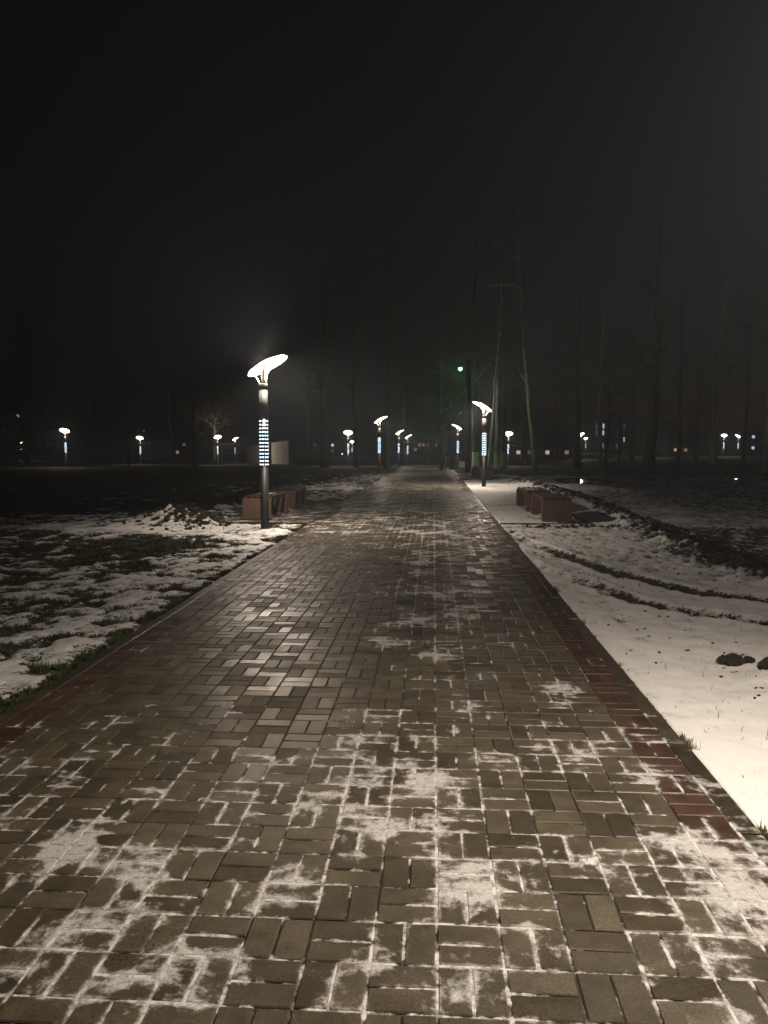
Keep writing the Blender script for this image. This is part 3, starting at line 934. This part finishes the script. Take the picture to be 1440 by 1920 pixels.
gx_ = PR + .1 + rs.rand(n) * 2.6; gy_ = 3.2 + rs.rand(n) * 12
z_, s_, so_ = ground_fields(gx_, gy_)
blades('grass', np.stack([gx_, gy_, z_ - .005], -1), 0.02 + 0.05 * rs.rand(n)**2, M['straw'], 'single dry grass stalks poking through the snowfield', 3, 0.8, 0.0018)

# ------------------------------------------------------------------ trees
def grow(mb, p, d, length, r, level, rnd, droop=0.0, nseg=4, kids=3, spread=0.8, shrink=0.62, wob=0.16, up=0.10, tm=.006):
    pts = [p.copy()]; rads = [r]
    q = p.copy(); dd = d.normalized()
    for i in range(nseg):
        dd = (dd + Vector((rnd.gauss(0, wob), rnd.gauss(0, wob), rnd.gauss(0, wob) + up - droop))).normalized()
        q = q + dd * (length / nseg)
        pts.append(q.copy()); rads.append(r * (1 - .72 * (i + 1) / nseg))
    mb.tube(pts, rads, 5 if r > .02 else 3, False)
    if level <= 0: return
    for k in range(kids):
        t = rnd.uniform(.3, 1.0)
        i = min(int(t * nseg), nseg - 1); f = t * nseg - i
        bp = pts[i].lerp(pts[i + 1], f)
        ax = (pts[i + 1] - pts[i]).normalized()
        side = ax.orthogonal().normalized()
        side.rotate(Matrix.Rotation(rnd.uniform(0, 6.28), 3, ax))
        nd = (ax * rnd.uniform(.5, 1.0) + side * spread).normalized()
        grow(mb, bp, nd, length * shrink * rnd.uniform(.7, 1.2), max(rads[i] * .55, tm), level - 1, rnd, droop, max(2, nseg - 1), kids, spread, shrink, wob, up, tm)

def tree(px, depth, height, rad, label, mat='bark', seed=0, lean=(0, 0), first=0.35, nb=18, blen=0.24, level=2, kids=3, droop=0.0, wash=False, loc=None, trunk_px=None, wobble=.02, up=.1, tmin=.017):
    rnd = random.Random(seed)
    X, Y = at(px, depth) if loc is None else loc
    z0 = tz(X, Y) - .05
    root = empty('birch_tree' if mat == 'birch' else 'bare_tree', (X, Y, z0))
    tag(root, label, 'tree', 'bare trees in the park')
    n = 12
    pts = []; rads = []
    if trunk_px:
        for (qx, qy) in trunk_px:
            xx, yy = at(qx, depth)
            pts.append(Vector((xx - X, rnd.gauss(0, .15) if pts else 0, max(0, height_at(qy, depth) - z0)) if pts else (0, 0, 0)))
        L = pts[-1].z
        rads = [max(.02, rad * (1 - .86 * p.z / L)) for p in pts]
    else:
        ox = oy = 0.0
        for i in range(n + 1):
            t = i / n
            pts.append(Vector((lean[0] * t * height + ox, lean[1] * t * height + oy, t * height)))
            ox += rnd.gauss(0, wobble * height / n * 2); oy += rnd.gauss(0, wobble * height / n * 2)
            rads.append(rad * (1 - .9 * t**1.1) + .012)
    rads[0] *= 1.35
    mb = MB(); mb.tube(pts, rads, 9)
    tr = mb.build('trunk', M[mat], root, True)
    if wash:
        wb_ = MB(); wb_.tube([pts[0] + Vector((0, 0, .06)), pts[0].lerp(pts[1], 1.0 if pts[1].z < 1.4 else 1.3 / pts[1].z)], [rads[0] * .98 + .012, rads[1] + .03], 9, False)
        wb_.build('whitewash', M['whitewash'], tr, True)
    mb = MB()
    for k in range(nb):
        t = first + (1 - first) * (k + rnd.random()) / nb
        s_ = t * (len(pts) - 1); i = min(int(s_), len(pts) - 2)
        bp = pts[i].lerp(pts[i + 1], s_ - i)
        a = rnd.uniform(0, 6.28)
        d = Vector((math.cos(a), math.sin(a), rnd.uniform(.15, .8)))
        ln = height * blen * (1.25 - .8 * t) * rnd.uniform(.6, 1.2)
        grow(mb, bp, d, ln, max(tmin, rads[i] * .42), level, rnd, droop, 4, kids, .8, .6, .16, up, tmin * .55)
    mb.build('crown', M['twig'] if mat != 'birch' else M['twig'], root)
    return root, pts

# the leaning birch beyond the benches, with its forked crown
bt, bpts = tree(1003, 57, 18, .18, 'tall pale leaning birch beyond the benches by the snowfield', 'birch', 5, nb=10, first=.5, blen=.09, level=1, kids=2,
     trunk_px=[(1003, 878), (1000, 850), (996, 810), (991, 765), (986, 720), (981, 670), (977, 620), (974, 575), (971, 530), (968, 490), (967, 455), (967, 400)])
mb = MB()
def limb_(pxs, r, depth=57, dy=0.0):
    r *= 1.5
    P_ = []
    for i, (qx, qy) in enumerate(pxs):
        xx, yy = at(qx, depth)
        P_.append((xx - bt.location.x, dy * i, height_at(qy, depth) - bt.location.z))
    mb.tube(P_, [r * (1 - .75 * i / (len(P_) - 1)) for i in range(len(P_))], 6, False)
limb_([(972, 550), (962, 545), (945, 541), (925, 542), (906, 544)], .07, dy=.15)
limb_([(974, 572), (982, 563), (992, 558), (1006, 556), (1016, 550)], .06, dy=-.2)
limb_([(968, 500), (957, 490), (942, 478), (922, 469)], .065, dy=.2)
limb_([(968, 502), (976, 490), (984, 481), (990, 474)], .05, dy=-.1)
limb_([(986, 720), (978, 712), (972, 700), (968, 690)], .05, dy=-.1)
mb.build('limbs', M['birch'], bt)

TREES = [
    dict(px=932, depth=60, height=17, rad=.16, label='straight birch just behind the lamp in the snow strip', mat='birch', seed=11, wash=True, lean=(.005, 0)),
    dict(px=918, depth=58, height=13, rad=.12, label='slanting birch leaning against the straight one behind the lamp', mat='birch', seed=12, lean=(.07, 0), nb=9),
    dict(px=893, depth=57, height=18, rad=.24, label='dark tree with whitewashed foot beside the green lamp pole', seed=13, wash=True, lean=(-.02, 0)),
    dict(px=944, depth=66, height=16, rad=.22, label='grey tree with whitewashed foot right of the straight birch', seed=14, wash=True),
    dict(px=846, depth=55.5, height=12.5, rad=.11, tmin=.02, label='thin tree with spreading twigs lit green by the pole lamp', seed=15, lean=(-.035, 0), nb=26, first=.2, blen=.30, kids=4),
    dict(px=828, depth=54.5, height=7.5, rad=.11, tmin=.022, label='small bushy tree under the green pole lamp', seed=16, nb=26, first=.2, blen=.42, kids=4, level=2),
    dict(px=1045, depth=78, height=13, rad=.14, label='slim grey tree between the leaning birch and the mirrored lamp', seed=17, lean=(.02, 0)),
    dict(px=1083, depth=60, height=17, rad=.26, label='dark tree standing just in front of the mirrored lamp', seed=18),
    dict(px=1126, depth=62, height=15, rad=.18, label='first of a pair of close trunks right of the mirrored lamp', seed=19, lean=(.02, 0), mat='birch'),
    dict(px=1135, depth=66, height=14, rad=.14, label='second, thinner trunk of the pair right of the mirrored lamp', seed=20, lean=(.03, 0)),
    dict(px=1162, depth=80, height=5.2, rad=.10, label='pollarded young tree in front of the dark apartment block', seed=21, nb=10, first=.7, blen=.2),
    dict(px=1217, depth=46, height=15, rad=.34, blen=.15, label='thickest dark trunk, standing alone on the lawn past the puddle', seed=22, lean=(.004, 0), nb=12, first=.35),
    dict(px=1270, depth=60, height=17, rad=.17, label='slim dark tree to the right of the thickest trunk', seed=23),
    dict(px=1334, depth=70, height=13, rad=.10, label='thin pale trunk before the two small far lamps', seed=24, mat='birch', nb=8),
    dict(px=1343, depth=62, height=17, rad=.15, label='taller pale trunk before the two small far lamps', seed=25, mat='birch', lean=(.01, 0), nb=10),
    dict(px=1394, depth=66, height=17, rad=.14, label='slim tree behind the small puddle', seed=26, lean=(.012, 0)),
    dict(px=1438, depth=50, height=16, rad=.20, label='pale tree at the right border of the picture', seed=27, mat='birch'),
    dict(px=725, depth=62, height=17, rad=.24, label='dark tree beside the second lamp along the walk', seed=28, lean=(.01, 0)),
    dict(px=668, depth=66, height=16, rad=.20, label='dark tree behind the bright lawn lamp near the walk', seed=29),
    dict(px=608, depth=64, height=17, rad=.26, label='dark tree between the white shed and the lawn lamp', seed=30, lean=(-.02, 0)),
    dict(px=575, depth=78, height=15, rad=.18, label='slim dark tree right of the white shed', seed=31),
    dict(px=240, depth=84, height=10.5, rad=.15, tmin=.03, label='forked tree standing before the pale grey house', seed=32, nb=9, first=.55, blen=.3),
    dict(px=366, depth=70, height=14, rad=.22, label='dark trunk before the lit spreading tree', seed=33, nb=10),
    dict(px=403, depth=88.5, height=8.4, rad=.22, tmin=.06, label='spreading bare tree lit from below by a lamp', seed=34, nb=44, first=.42, blen=.48, kids=4, level=2, droop=.06, up=.08),
    dict(px=760, depth=90, height=16, rad=.18, label='dark tree far behind the third row lamp', seed=35),
    dict(px=815, depth=96, height=15, rad=.16, label='dark tree far beyond the end of the walk', seed=36),
    dict(px=905, depth=82, height=17, rad=.2, label='far dark tree behind the slanting birch', seed=37),
    dict(px=980, depth=84, height=15, rad=.16, label='far dark tree above the low brown building', seed=38),
    dict(px=1185, depth=84, height=16, rad=.17, label='far slim tree left of the thickest trunk', seed=39),
    dict(px=1305, depth=88, height=15, rad=.17, label='far slim tree left of the pale trunks', seed=40),
    dict(px=320, depth=100, height=14, rad=.16, label='far slim tree before the dark house', seed=41),
    dict(px=170, depth=96, height=14, rad=.18, label='far dark tree beside the bright lawn lamp', seed=42),
    dict(px=505, depth=98, height=15, rad=.18, label='dark tree behind the white shed', seed=43),
]
for kw in TREES:
    if kw['px'] > 1040 and kw['px'] != 1217: kw['height'] *= .85
    tree(**kw)

def spruce(px, depth, height, label, seed, rad=None):
    rnd = random.Random(seed); X, Y = at(px, depth); z0 = tz(X, Y) - .05
    root = empty('spruce_tree', (X, Y, z0)); tag(root, label, 'tree')
    mb = MB(); mb.tube([(0, 0, 0), (0, 0, height * .5), (0, 0, height * .98)], [height * .014, height * .009, .015], 8); mb.build('trunk', M['bark'], root, True)
    mb = MB(); rad = rad or height * .19
    nt = int(26 + height)
    for i in range(nt):
        t = i / nt
        z = height * (.10 + .89 * t); rr = rad * (1 - t)**.85 * rnd.uniform(.8, 1.15) + .12
        nbr = int(7 + 8 * (1 - t))
        for k in range(nbr):
            a = rnd.uniform(0, 6.28); ln = rr * rnd.uniform(.65, 1.1)
            c, s_ = math.cos(a), math.sin(a)
            for q in range(6):
                f0 = q / 6; f1 = (q + 1.3) / 6; w = .16 * ln * (1 - f0 * .6) * rnd.uniform(.7, 1.3) + .03
                zz0 = z - .35 * ln * f0; zz1 = z - .35 * ln * f1 - rnd.uniform(0, .2)
                sg = rnd.choice((-1, 1))
                mb.add([(c * ln * f0, s_ * ln * f0, zz0), (c * ln * f1 - s_ * w * sg, s_ * ln * f1 + c * w * sg, zz1), (c * ln * f1 + s_ * w * .4 * sg, s_ * ln * f1 - c * w * .4 * sg, zz1 + .05)], [(0, 1, 2)])
    mb.build('crown', M['needle'], root)
spruce(50, 72, 17.5, 'tall dark spruce above the snow-topped tables', 3)
spruce(800, 92, 2.9, 'small cone-shaped spruce beyond the end of the walk', 4, .75)

# ------------------------------------------------------------------ pole with the green lamp, cabinet
def utility_pole():
    X, Y = at(877, 50); z = gz(X, Y)
    root = empty('utility_pole', (X, Y, z)); tag(root, 'dark utility pole carrying a green-tinted street lamp on a short arm', 'utility pole')
    top = height_at(688, 50) - z
    mb = MB(); mb.tube([(0, 0, -.05), (0, 0, top * .5), (0, 0, top + .3)], [.19, .165, .14], 14); mb.build('pole', M['bark'], root, True)
    mb = MB(); mb.tube([(-.1, .1, top - .25), (-.3, .35, top - .06), (-.45, .55, top - .02)], [.022] * 3, 8); mb.build('arm', M['iron'], root, True)
    mb = MB(); mb.lathe([(.05, top + .06), (.12, top + .02), (.135, top - .06), (.12, top - .075)][::-1], 14, -.5, .62); h = mb.build('lamp_head', M['iron'], root, True)
    mb = MB(); mb.lathe([(.02, top - .30), (.10, top - .25), (.135, top - .15), (.11, top - .078)], 14, -.5, .62); mb.build('bulb', glow('green_mercury_bulb', (.34, 1.0, .42), 5.0), h, True)
    ld = bpy.data.lights.new('pole_light', 'SPOT'); ld.spot_size = R(165); ld.spot_blend = .3; ld.energy = 300; ld.color = (.25, 1.0, .33); ld.shadow_soft_size = .12
    lo = bpy.data.objects.new('pole_light', ld); col.objects.link(lo); lo.parent = root; lo.location = (-.5, .66, top - .30); lo.rotation_euler = Vector((-.15, .62, -.75)).to_track_quat('-Z', 'Y').to_euler()
utility_pole()
X, Y = at(866, 61)
root = empty('electric_cabinet', (X, Y, tz(X, Y))); tag(root, 'pale green electric cabinet by the far end of the walk', 'cabinet')
M['cabinet'] = plain('pale_green_paint', (.32, .40, .30), .5, .1)
b = MB(); b.box(-.26, .26, -.18, .18, 0, .52, .01); b.build('body', M['cabinet'], root)
b = MB(); b.box(-.23, .23, -.195, -.18, .05, .48, .004); d_ = b.build('door', M['cabinet'], root)
b = MB(); b.box(.14, .17, -.215, -.195, .24, .32); b.build('handle', M['iron'], d_)
b = MB(); b.box(-.29, .29, -.21, .21, .52, .56, .01); b.build('cap', M['concrete'], root)

# ------------------------------------------------------------------ buildings
M['lit_warm'] = glow('lit_window_warm', (1.0, .82, .58), .6)
M['lit_orange'] = glow('lit_window_orange', (1.0, .55, .38), .32)
M['lit_cold'] = glow('lit_window_cold', (.72, .82, 1.0), 1.0)
M['lit_dim'] = glow('lit_window_dim', (.6, .66, .8), .12)
M['pane_dark'] = plain('dark_window_glass', (.012, .014, .018), .1, .05)
M['wall_brown'] = plain('brown_brick_wall', (.22, .13, .08), .9, .2, 1.5)
M['wall_dark'] = plain('grey_panel_wall', (.16, .16, .165), .9, .15, .6)
M['wall_pale'] = plain('pale_plaster', (.42, .43, .45), .9, .1, .6)
M['roof'] = plain('dark_roof_sheet', (.05, .05, .055), .7, .2, 1)
M['frame'] = plain('white_window_frame', (.55, .55, .53), .6, .05)

def building(px0, px1, depth, top_py, label, wall, deep, rows, cols, win, lit, name='building', roof_h=.4, door=None):
    xa, _ = at(px0, depth); xb, _ = at(px1, depth)
    base = tz((xa + xb) / 2, depth)
    H = height_at(top_py, depth) - base
    root = empty(name, ((xa + xb) / 2, depth, base)); tag(root, label, 'building')
    w = (xb - xa) / 2
    b = MB(); b.box(-w, w, 0, deep, -.3, H); b.build('wall', M[wall], root)
    b = MB(); b.box(-w - .3, w + .3, -.3, deep + .3, H, H + roof_h, .05); b.build('roof', M['roof'], root)
    ww, wh = win[0] * .7, win[1] * .7
    for r_ in range(rows):
        for c in range(cols):
            x = -w + (c + .5) * 2 * w / cols; z = .9 + r_ * (H - .9) / rows if rows > 1 else max(.6, H - wh - .55)
            key = lit.get((r_, c))
            f = MB(); t_ = .07
            f.box(x - ww/2 - t_, x + ww/2 + t_, -.05, -.004, z - t_, z); f.box(x - ww/2 - t_, x + ww/2 + t_, -.05, -.004, z + wh, z + wh + t_)
            f.box(x - ww/2 - t_, x - ww/2, -.05, -.004, z, z + wh); f.box(x + ww/2, x + ww/2 + t_, -.05, -.004, z, z + wh); f.box(x - .025, x + .025, -.045, -.004, z, z + wh)
            wo_ = f.build('window', M['frame'], root)
            p = MB(); p.box(x - ww/2, x + ww/2, -.02, -.003, z, z + wh); p.build('pane', M[key] if key else M['pane_dark'], wo_)
    if door is not None:
        b = MB(); b.box(door - .5, door + .5, -.06, -.003, 0, min(2.1, H - .2)); b.build('door', M['roof'], root)
    return root
building(945, 1072, 118, 838, 'long low brown brick building with a few lit windows', 'wall_brown', 7, 1, 7, (.8, .75), {(0, 1): 'lit_warm', (0, 2): 'lit_dim', (0, 4): 'lit_warm', (0, 6): 'lit_orange'}, roof_h=.3, door=-2.0)
building(1098, 1255, 205, 792, 'dark apartment block with narrow cold-lit windows behind the trees', 'wall_dark', 12, 4, 12, (.55, 1.8),
         {(2, 2): 'lit_cold', (3, 2): 'lit_cold', (2, 1): 'lit_dim', (3, 1): 'lit_dim', (1, 5): 'lit_warm', (0, 2): 'lit_orange', (0, 4): 'lit_dim', (3, 5): 'lit_dim', (2, 6): 'lit_orange', (0, 9): 'lit_dim'})
building(264, 284, 130, 826, 'pale grey house wall behind the bright far lamp', 'wall_pale', 9, 1, 1, (.7, .8), {})
building(287, 352, 140, 822, 'dark house with one red-lit window beside the pale grey one', 'wall_dark', 9, 2, 5, (.8, .8), {(1, 1): 'lit_dim', (0, 3): 'lit_orange', (0, 2): 'lit_dim', (1, 4): 'lit_dim'})
building(768, 835, 225, 812, 'far apartment block with a row of tiny lit windows beyond the walk', 'wall_dark', 12, 4, 9, (.9, 1.1), {(1, 2): 'lit_orange', (1, 3): 'lit_orange', (1, 4): 'lit_warm', (2, 6): 'lit_cold', (1, 6): 'lit_cold', (0, 1): 'lit_orange', (2, 7): 'lit_dim'})
building(8, 75, 210, 765, 'far dark block with one small bright window behind the spruce', 'wall_dark', 12, 5, 6, (.9, 1.1), {(4, 2): 'lit_cold', (3, 2): 'lit_dim'})
building(1262, 1300, 150, 836, 'small dark house with two lit windows near the slim dark tree', 'wall_dark', 8, 1, 4, (.8, .7), {(0, 0): 'lit_warm', (0, 2): 'lit_orange'})
building(585, 640, 175, 826, 'dark house with two dim windows behind the lawn lamp', 'wall_dark', 9, 2, 5, (.8, .8), {(1, 0): 'lit_dim', (0, 1): 'lit_dim', (1, 3): 'lit_cold', (0, 3): 'lit_dim'})
building(1395, 1440, 170, 812, 'dark house with two tiny bright windows at the right border', 'wall_dark', 9, 3, 4, (.8, .8), {(2, 1): 'lit_cold', (0, 1): 'lit_cold'})

# white shed
xa, ya_ = at(462, 108); xb, yb_ = at(541, 92); xc, yc_ = at(553, 94.5)
za, zb = tz(xa, ya_), tz(xb, yb_)
ta, tb = height_at(837, 108), height_at(826, 92)
root = empty('white_shed', ((xa + xb) / 2, (ya_ + yb_) / 2, zb)); tag(root, 'long white shed with a dark end, standing on the far lawn', 'shed')
o0 = Vector(root.location)
M['shed_white'] = plain('white_sheet_panel', (.80, .79, .74), .7, .12, 1.5)
npan = 8
A, B, C_ = Vector((xa, ya_, 0)), Vector((xb, yb_, 0)), Vector((xc, yc_, 0))
back = Vector((xc - xb, yc_ - yb_, 0))
for k in range(npan):
    f0, f1 = k / npan + .003, (k + 1) / npan - .003
    p0, p1 = A.lerp(B, f0), A.lerp(B, f1)
    h0, h1 = ta + (tb - ta) * f0, ta + (tb - ta) * f1
    nrm = Vector((B - A).normalized().cross(Vector((0, 0, 1)))) * .05
    vs = [Vector((p0.x, p0.y, zb - .2)), Vector((p1.x, p1.y, zb - .2)), Vector((p1.x, p1.y, h1)), Vector((p0.x, p0.y, h0))]
    vs = [v - o0 for v in vs] + [v - o0 - nrm for v in vs]
    link('panel', mesh_data('panel', vs, [(0, 1, 2, 3), (7, 6, 5, 4), (0, 4, 5, 1), (1, 5, 6, 2), (2, 6, 7, 3), (3, 7, 4, 0)], M['shed_white']), root)
vs = [Vector((p.x, p.y, z)) - o0 for p, z in ((B, zb - .2), (C_, zb - .2), (C_, tb - .05), (B, tb - .05), (A + back, zb - .2), (A + back, ta - .05))]
vs += [Vector((A.x, A.y, zb - .2)) - o0, Vector((A.x, A.y, ta - .05)) - o0]
link('end_wall', mesh_data('end_wall', vs, [(0, 1, 2, 3), (1, 4, 5, 2), (4, 6, 7, 5)], M['roof']), root)
vs = [Vector((p.x, p.y, z)) - o0 for p, z in ((A, ta), (B, tb), (C_, tb), (A + back, ta), (A, ta + .12), (B, tb + .12), (C_, tb + .12), (A + back, ta + .12))]
link('roof', mesh_data('roof', vs, [(0, 3, 2, 1), (4, 5, 6, 7), (0, 1, 5, 4), (1, 2, 6, 5), (2, 3, 7, 6), (3, 0, 4, 7)], M['roof']), root)

# pergola
X, Y = at(424, 93)
root = empty('timber_pergola', (X, Y, tz(X, Y))); tag(root, 'timber pergola on pale posts beside the lit spreading tree', 'pergola')
M['timber'] = plain('pale_timber', (.36, .28, .18), .8, .2, 5)
for x in (-1.0, 1.0):
    for y_ in (0, 1.6):
        b = MB(); b.box(x - .07, x + .07, y_ - .07, y_ + .07, 0, 2.3, .01); b.build('post', M['timber'], root)
for y_ in (0, 1.6):
    b = MB(); b.box(-1.3, 1.3, y_ - .05, y_ + .05, 2.3, 2.45, .01); b.build('beam', M['timber'], root)
for k in range(7):
    b = MB(); b.box(-1.2 + k * .4 - .03, -1.2 + k * .4 + .03, -.3, 1.9, 2.452, 2.56, .005); b.build('rafter', M['bench_slat'], root)

# snow-topped tables
M['red_wood'] = plain('red_painted_timber', (.20, .03, .03), .6, .2, 5)
def picnic_table():
    root = empty('park_table')
    b = MB(); b.box(-.95, .95, -.4, .4, .68, .74, .01); top = b.build('table_top', M['red_wood'], root)
    b = MB(); b.box(-.93, .93, -.38, .38, .742, .80, .025); b.build('snow_cap', M['snow'], top)
    for x in (-.75, .75):
        for y_ in (-.3, .3):
            b = MB(); b.box(x - .04, x + .04, y_ - .04, y_ + .04, 0, .68, .005); b.build('leg', M['red_wood'], root)
    for y_ in (-.72, .72):
        b = MB(); b.box(-.95, .95, y_ - .14, y_ + .14, .40, .45, .01); b.build('seat', M['red_wood'], root)
        for x in (-.75, .75):
            b = MB(); b.box(x - .03, x + .03, y_ - .1, y_ + .1, 0, .40, .004); b.build('seat_leg', M['red_wood'], root)
    return root
tb0 = picnic_table()
for i, (px, dp) in enumerate([(8, 96), (36, 98), (62, 99), (93, 103)]):
    o = tb0 if i == 0 else copy_tree(tb0)
    X, Y = at(px, dp); o.location = (X, Y, tz(X, Y)); o.rotation_euler = (0, 0, R([3, -2, 1, -4][i]))
    tag(o, ['snow-topped red table at the left end of the row under the spruce', 'second red table from the left end of the row under the spruce',
            'third red table of the row under the spruce', 'red table at the right end of the row, nearest the bright lawn lamp'][i], 'table', 'red tables under the spruce')

# car with its headlights on, far off behind the lawn
def car():
    X, Y = at(649, 165); root = empty('parked_car', (X, Y, tz(X, Y))); tag(root, 'dark car with both headlights on, far behind the lawn lamp', 'car')
    M['car'] = plain('dark_car_paint', (.05, .06, .09), .25, .05)
    prof = [(-2.1, .35), (-2.1, .75), (-1.3, .9), (-.6, 1.4), (.9, 1.42), (1.6, .95), (2.1, .9), (2.15, .4)]
    vs = [(-.82, y_, z) for y_, z in prof] + [(.82, y_, z) for y_, z in prof]; n = len(prof)
    fs = [tuple(reversed(range(n))), tuple(range(n, 2 * n))] + [(k, (k + 1) % n, n + (k + 1) % n, n + k) for k in range(n)]
    link('body', mesh_data('body', vs, fs, M['car']), root)
    b = MB(); b.add([(-.7, -1.27, .93), (.7, -1.27, .93), (.62, -.66, 1.37), (-.62, -.66, 1.37)], [(0, 1, 2, 3)]); b.build('windscreen', M['pane_dark'], root, loc=(0, -.02, .02))
    for x in (-.78, .78):
        for y_ in (-1.35, 1.35):
            b = MB(); b.tube([(x - .1, y_, .31), (x + .1, y_, .31)], [.31, .31], 16); b.build('wheel', M['iron'], root)
    for x in (-.58, .58):
        b = MB(); b.tube([(x, -2.13, .64), (x, -2.08, .64)], [.10, .10], 10); b.build('headlight', glow('headlight_glass', (1, .95, .85), 6.0), root)
car()

# person on the far end of the walk
def person():
    X, Y = at(838, 86); root = empty('person', (X, Y, tz(X, Y) + .0), R(20)); tag(root, 'person in dark jacket and light trousers standing beyond the end of the walk', 'person')
    def skin(name, vs, es, rad, mat):
        me = bpy.data.meshes.new(name); me.from_pydata(vs, es, []); me.materials.append(mat)
        o = link(name, me, root)
        md = o.modifiers.new('skin', 'SKIN'); sub = o.modifiers.new('sub', 'SUBSURF'); sub.levels = 1; sub.render_levels = 2
        for i, r_ in enumerate(rad): me.skin_vertices[0].data[i].radius = r_
        me.skin_vertices[0].data[0].use_root = True
        return o
    M['jacket'] = plain('dark_jacket', (.025, .027, .032), .8, .1); M['jeans'] = plain('light_trousers', (.30, .31, .33), .85, .1); M['skin'] = plain('skin', (.42, .27, .2), .6, .05); M['hair'] = plain('dark_hair', (.02, .015, .012), .7, .1)
    vs = [(0, 0, .95), (0, 0, 1.15), (0, 0, 1.38), (0, 0, 1.50), (0, -.01, 1.60), (0, -.02, 1.70),
          (.19, 0, 1.42), (.25, .01, 1.15), (.22, -.10, .93), (.21, -.13, .84), (-.19, 0, 1.42), (-.25, .01, 1.15), (-.22, -.10, .93), (-.21, -.13, .84),
          (.10, 0, .90), (.11, -.02, .50), (.12, .01, .09), (.13, -.14, .05), (-.10, 0, .90), (-.12, .02, .50), (-.14, .04, .09), (-.15, -.10, .05)]
    es = [(0, 1), (1, 2), (2, 3), (3, 4), (4, 5), (2, 6), (6, 7), (7, 8), (8, 9), (2, 10), (10, 11), (11, 12), (12, 13), (0, 14), (14, 15), (15, 16), (16, 17), (0, 18), (18, 19), (19, 20), (20, 21)]
    rad = [(.16, .12), (.15, .11), (.18, .12), (.065, .065), (.085, .1), (.07, .09), (.075, .075), (.058, .058), (.045, .045), (.035, .045), (.075, .075), (.058, .058), (.045, .045), (.035, .045),
           (.10, .10), (.072, .072), (.052, .052), (.045, .04), (.10, .10), (.072, .072), (.052, .052), (.045, .04)]
    skin('body', vs, es, rad, M['skin'])
    skin('jacket', [vs[i] for i in (0, 1, 2, 6, 7, 8, 10, 11, 12)] + [(0, 0, 1.50)], [(0, 1), (1, 2), (2, 3), (3, 4), (4, 5), (2, 6), (6, 7), (7, 8), (2, 9)],
         [(.19, .15), (.18, .14), (.20, .145), (.095, .095), (.078, .078), (.062, .062), (.095, .095), (.078, .078), (.062, .062), (.08, .08)], M['jacket'])
    skin('trousers', [vs[i] for i in (0, 14, 15, 16, 18, 19, 20)], [(0, 1), (1, 2), (2, 3), (0, 4), (4, 5), (5, 6)],
         [(.17, .13), (.115, .115), (.09, .09), (.078, .078), (.115, .115), (.09, .09), (.078, .078)], M['jeans'])
    skin('hair', [(0, .02, 1.63), (0, .015, 1.73)], [(0, 1)], [(.09, .10), (.078, .095)], M['hair'])
person()

# ------------------------------------------------------------------ added haze, imitating lens glare and lamp bloom
def haze():
    b = MB(); b.box(-110, 110, -8, 250, -1.9, 24)
    m = bpy.data.materials.new('glare_haze'); m.use_nodes = True
    nt = m.node_tree; nt.nodes.remove(nt.nodes['Principled BSDF'])
    v = nt.nodes.new('ShaderNodeVolumePrincipled')
    v.inputs['Color'].default_value = (.74, .84, .97, 1); v.inputs['Density'].default_value = HAZE_DENSITY; v.inputs['Anisotropy'].default_value = 0.25
    nt.links.new(v.outputs[0], nt.nodes['Material Output'].inputs['Volume'])
    o = b.build('haze', m); tag(o, 'added thin haze over the whole park, imitating lens glare', kind='stuff')
if HAZE_DENSITY > 0: haze()
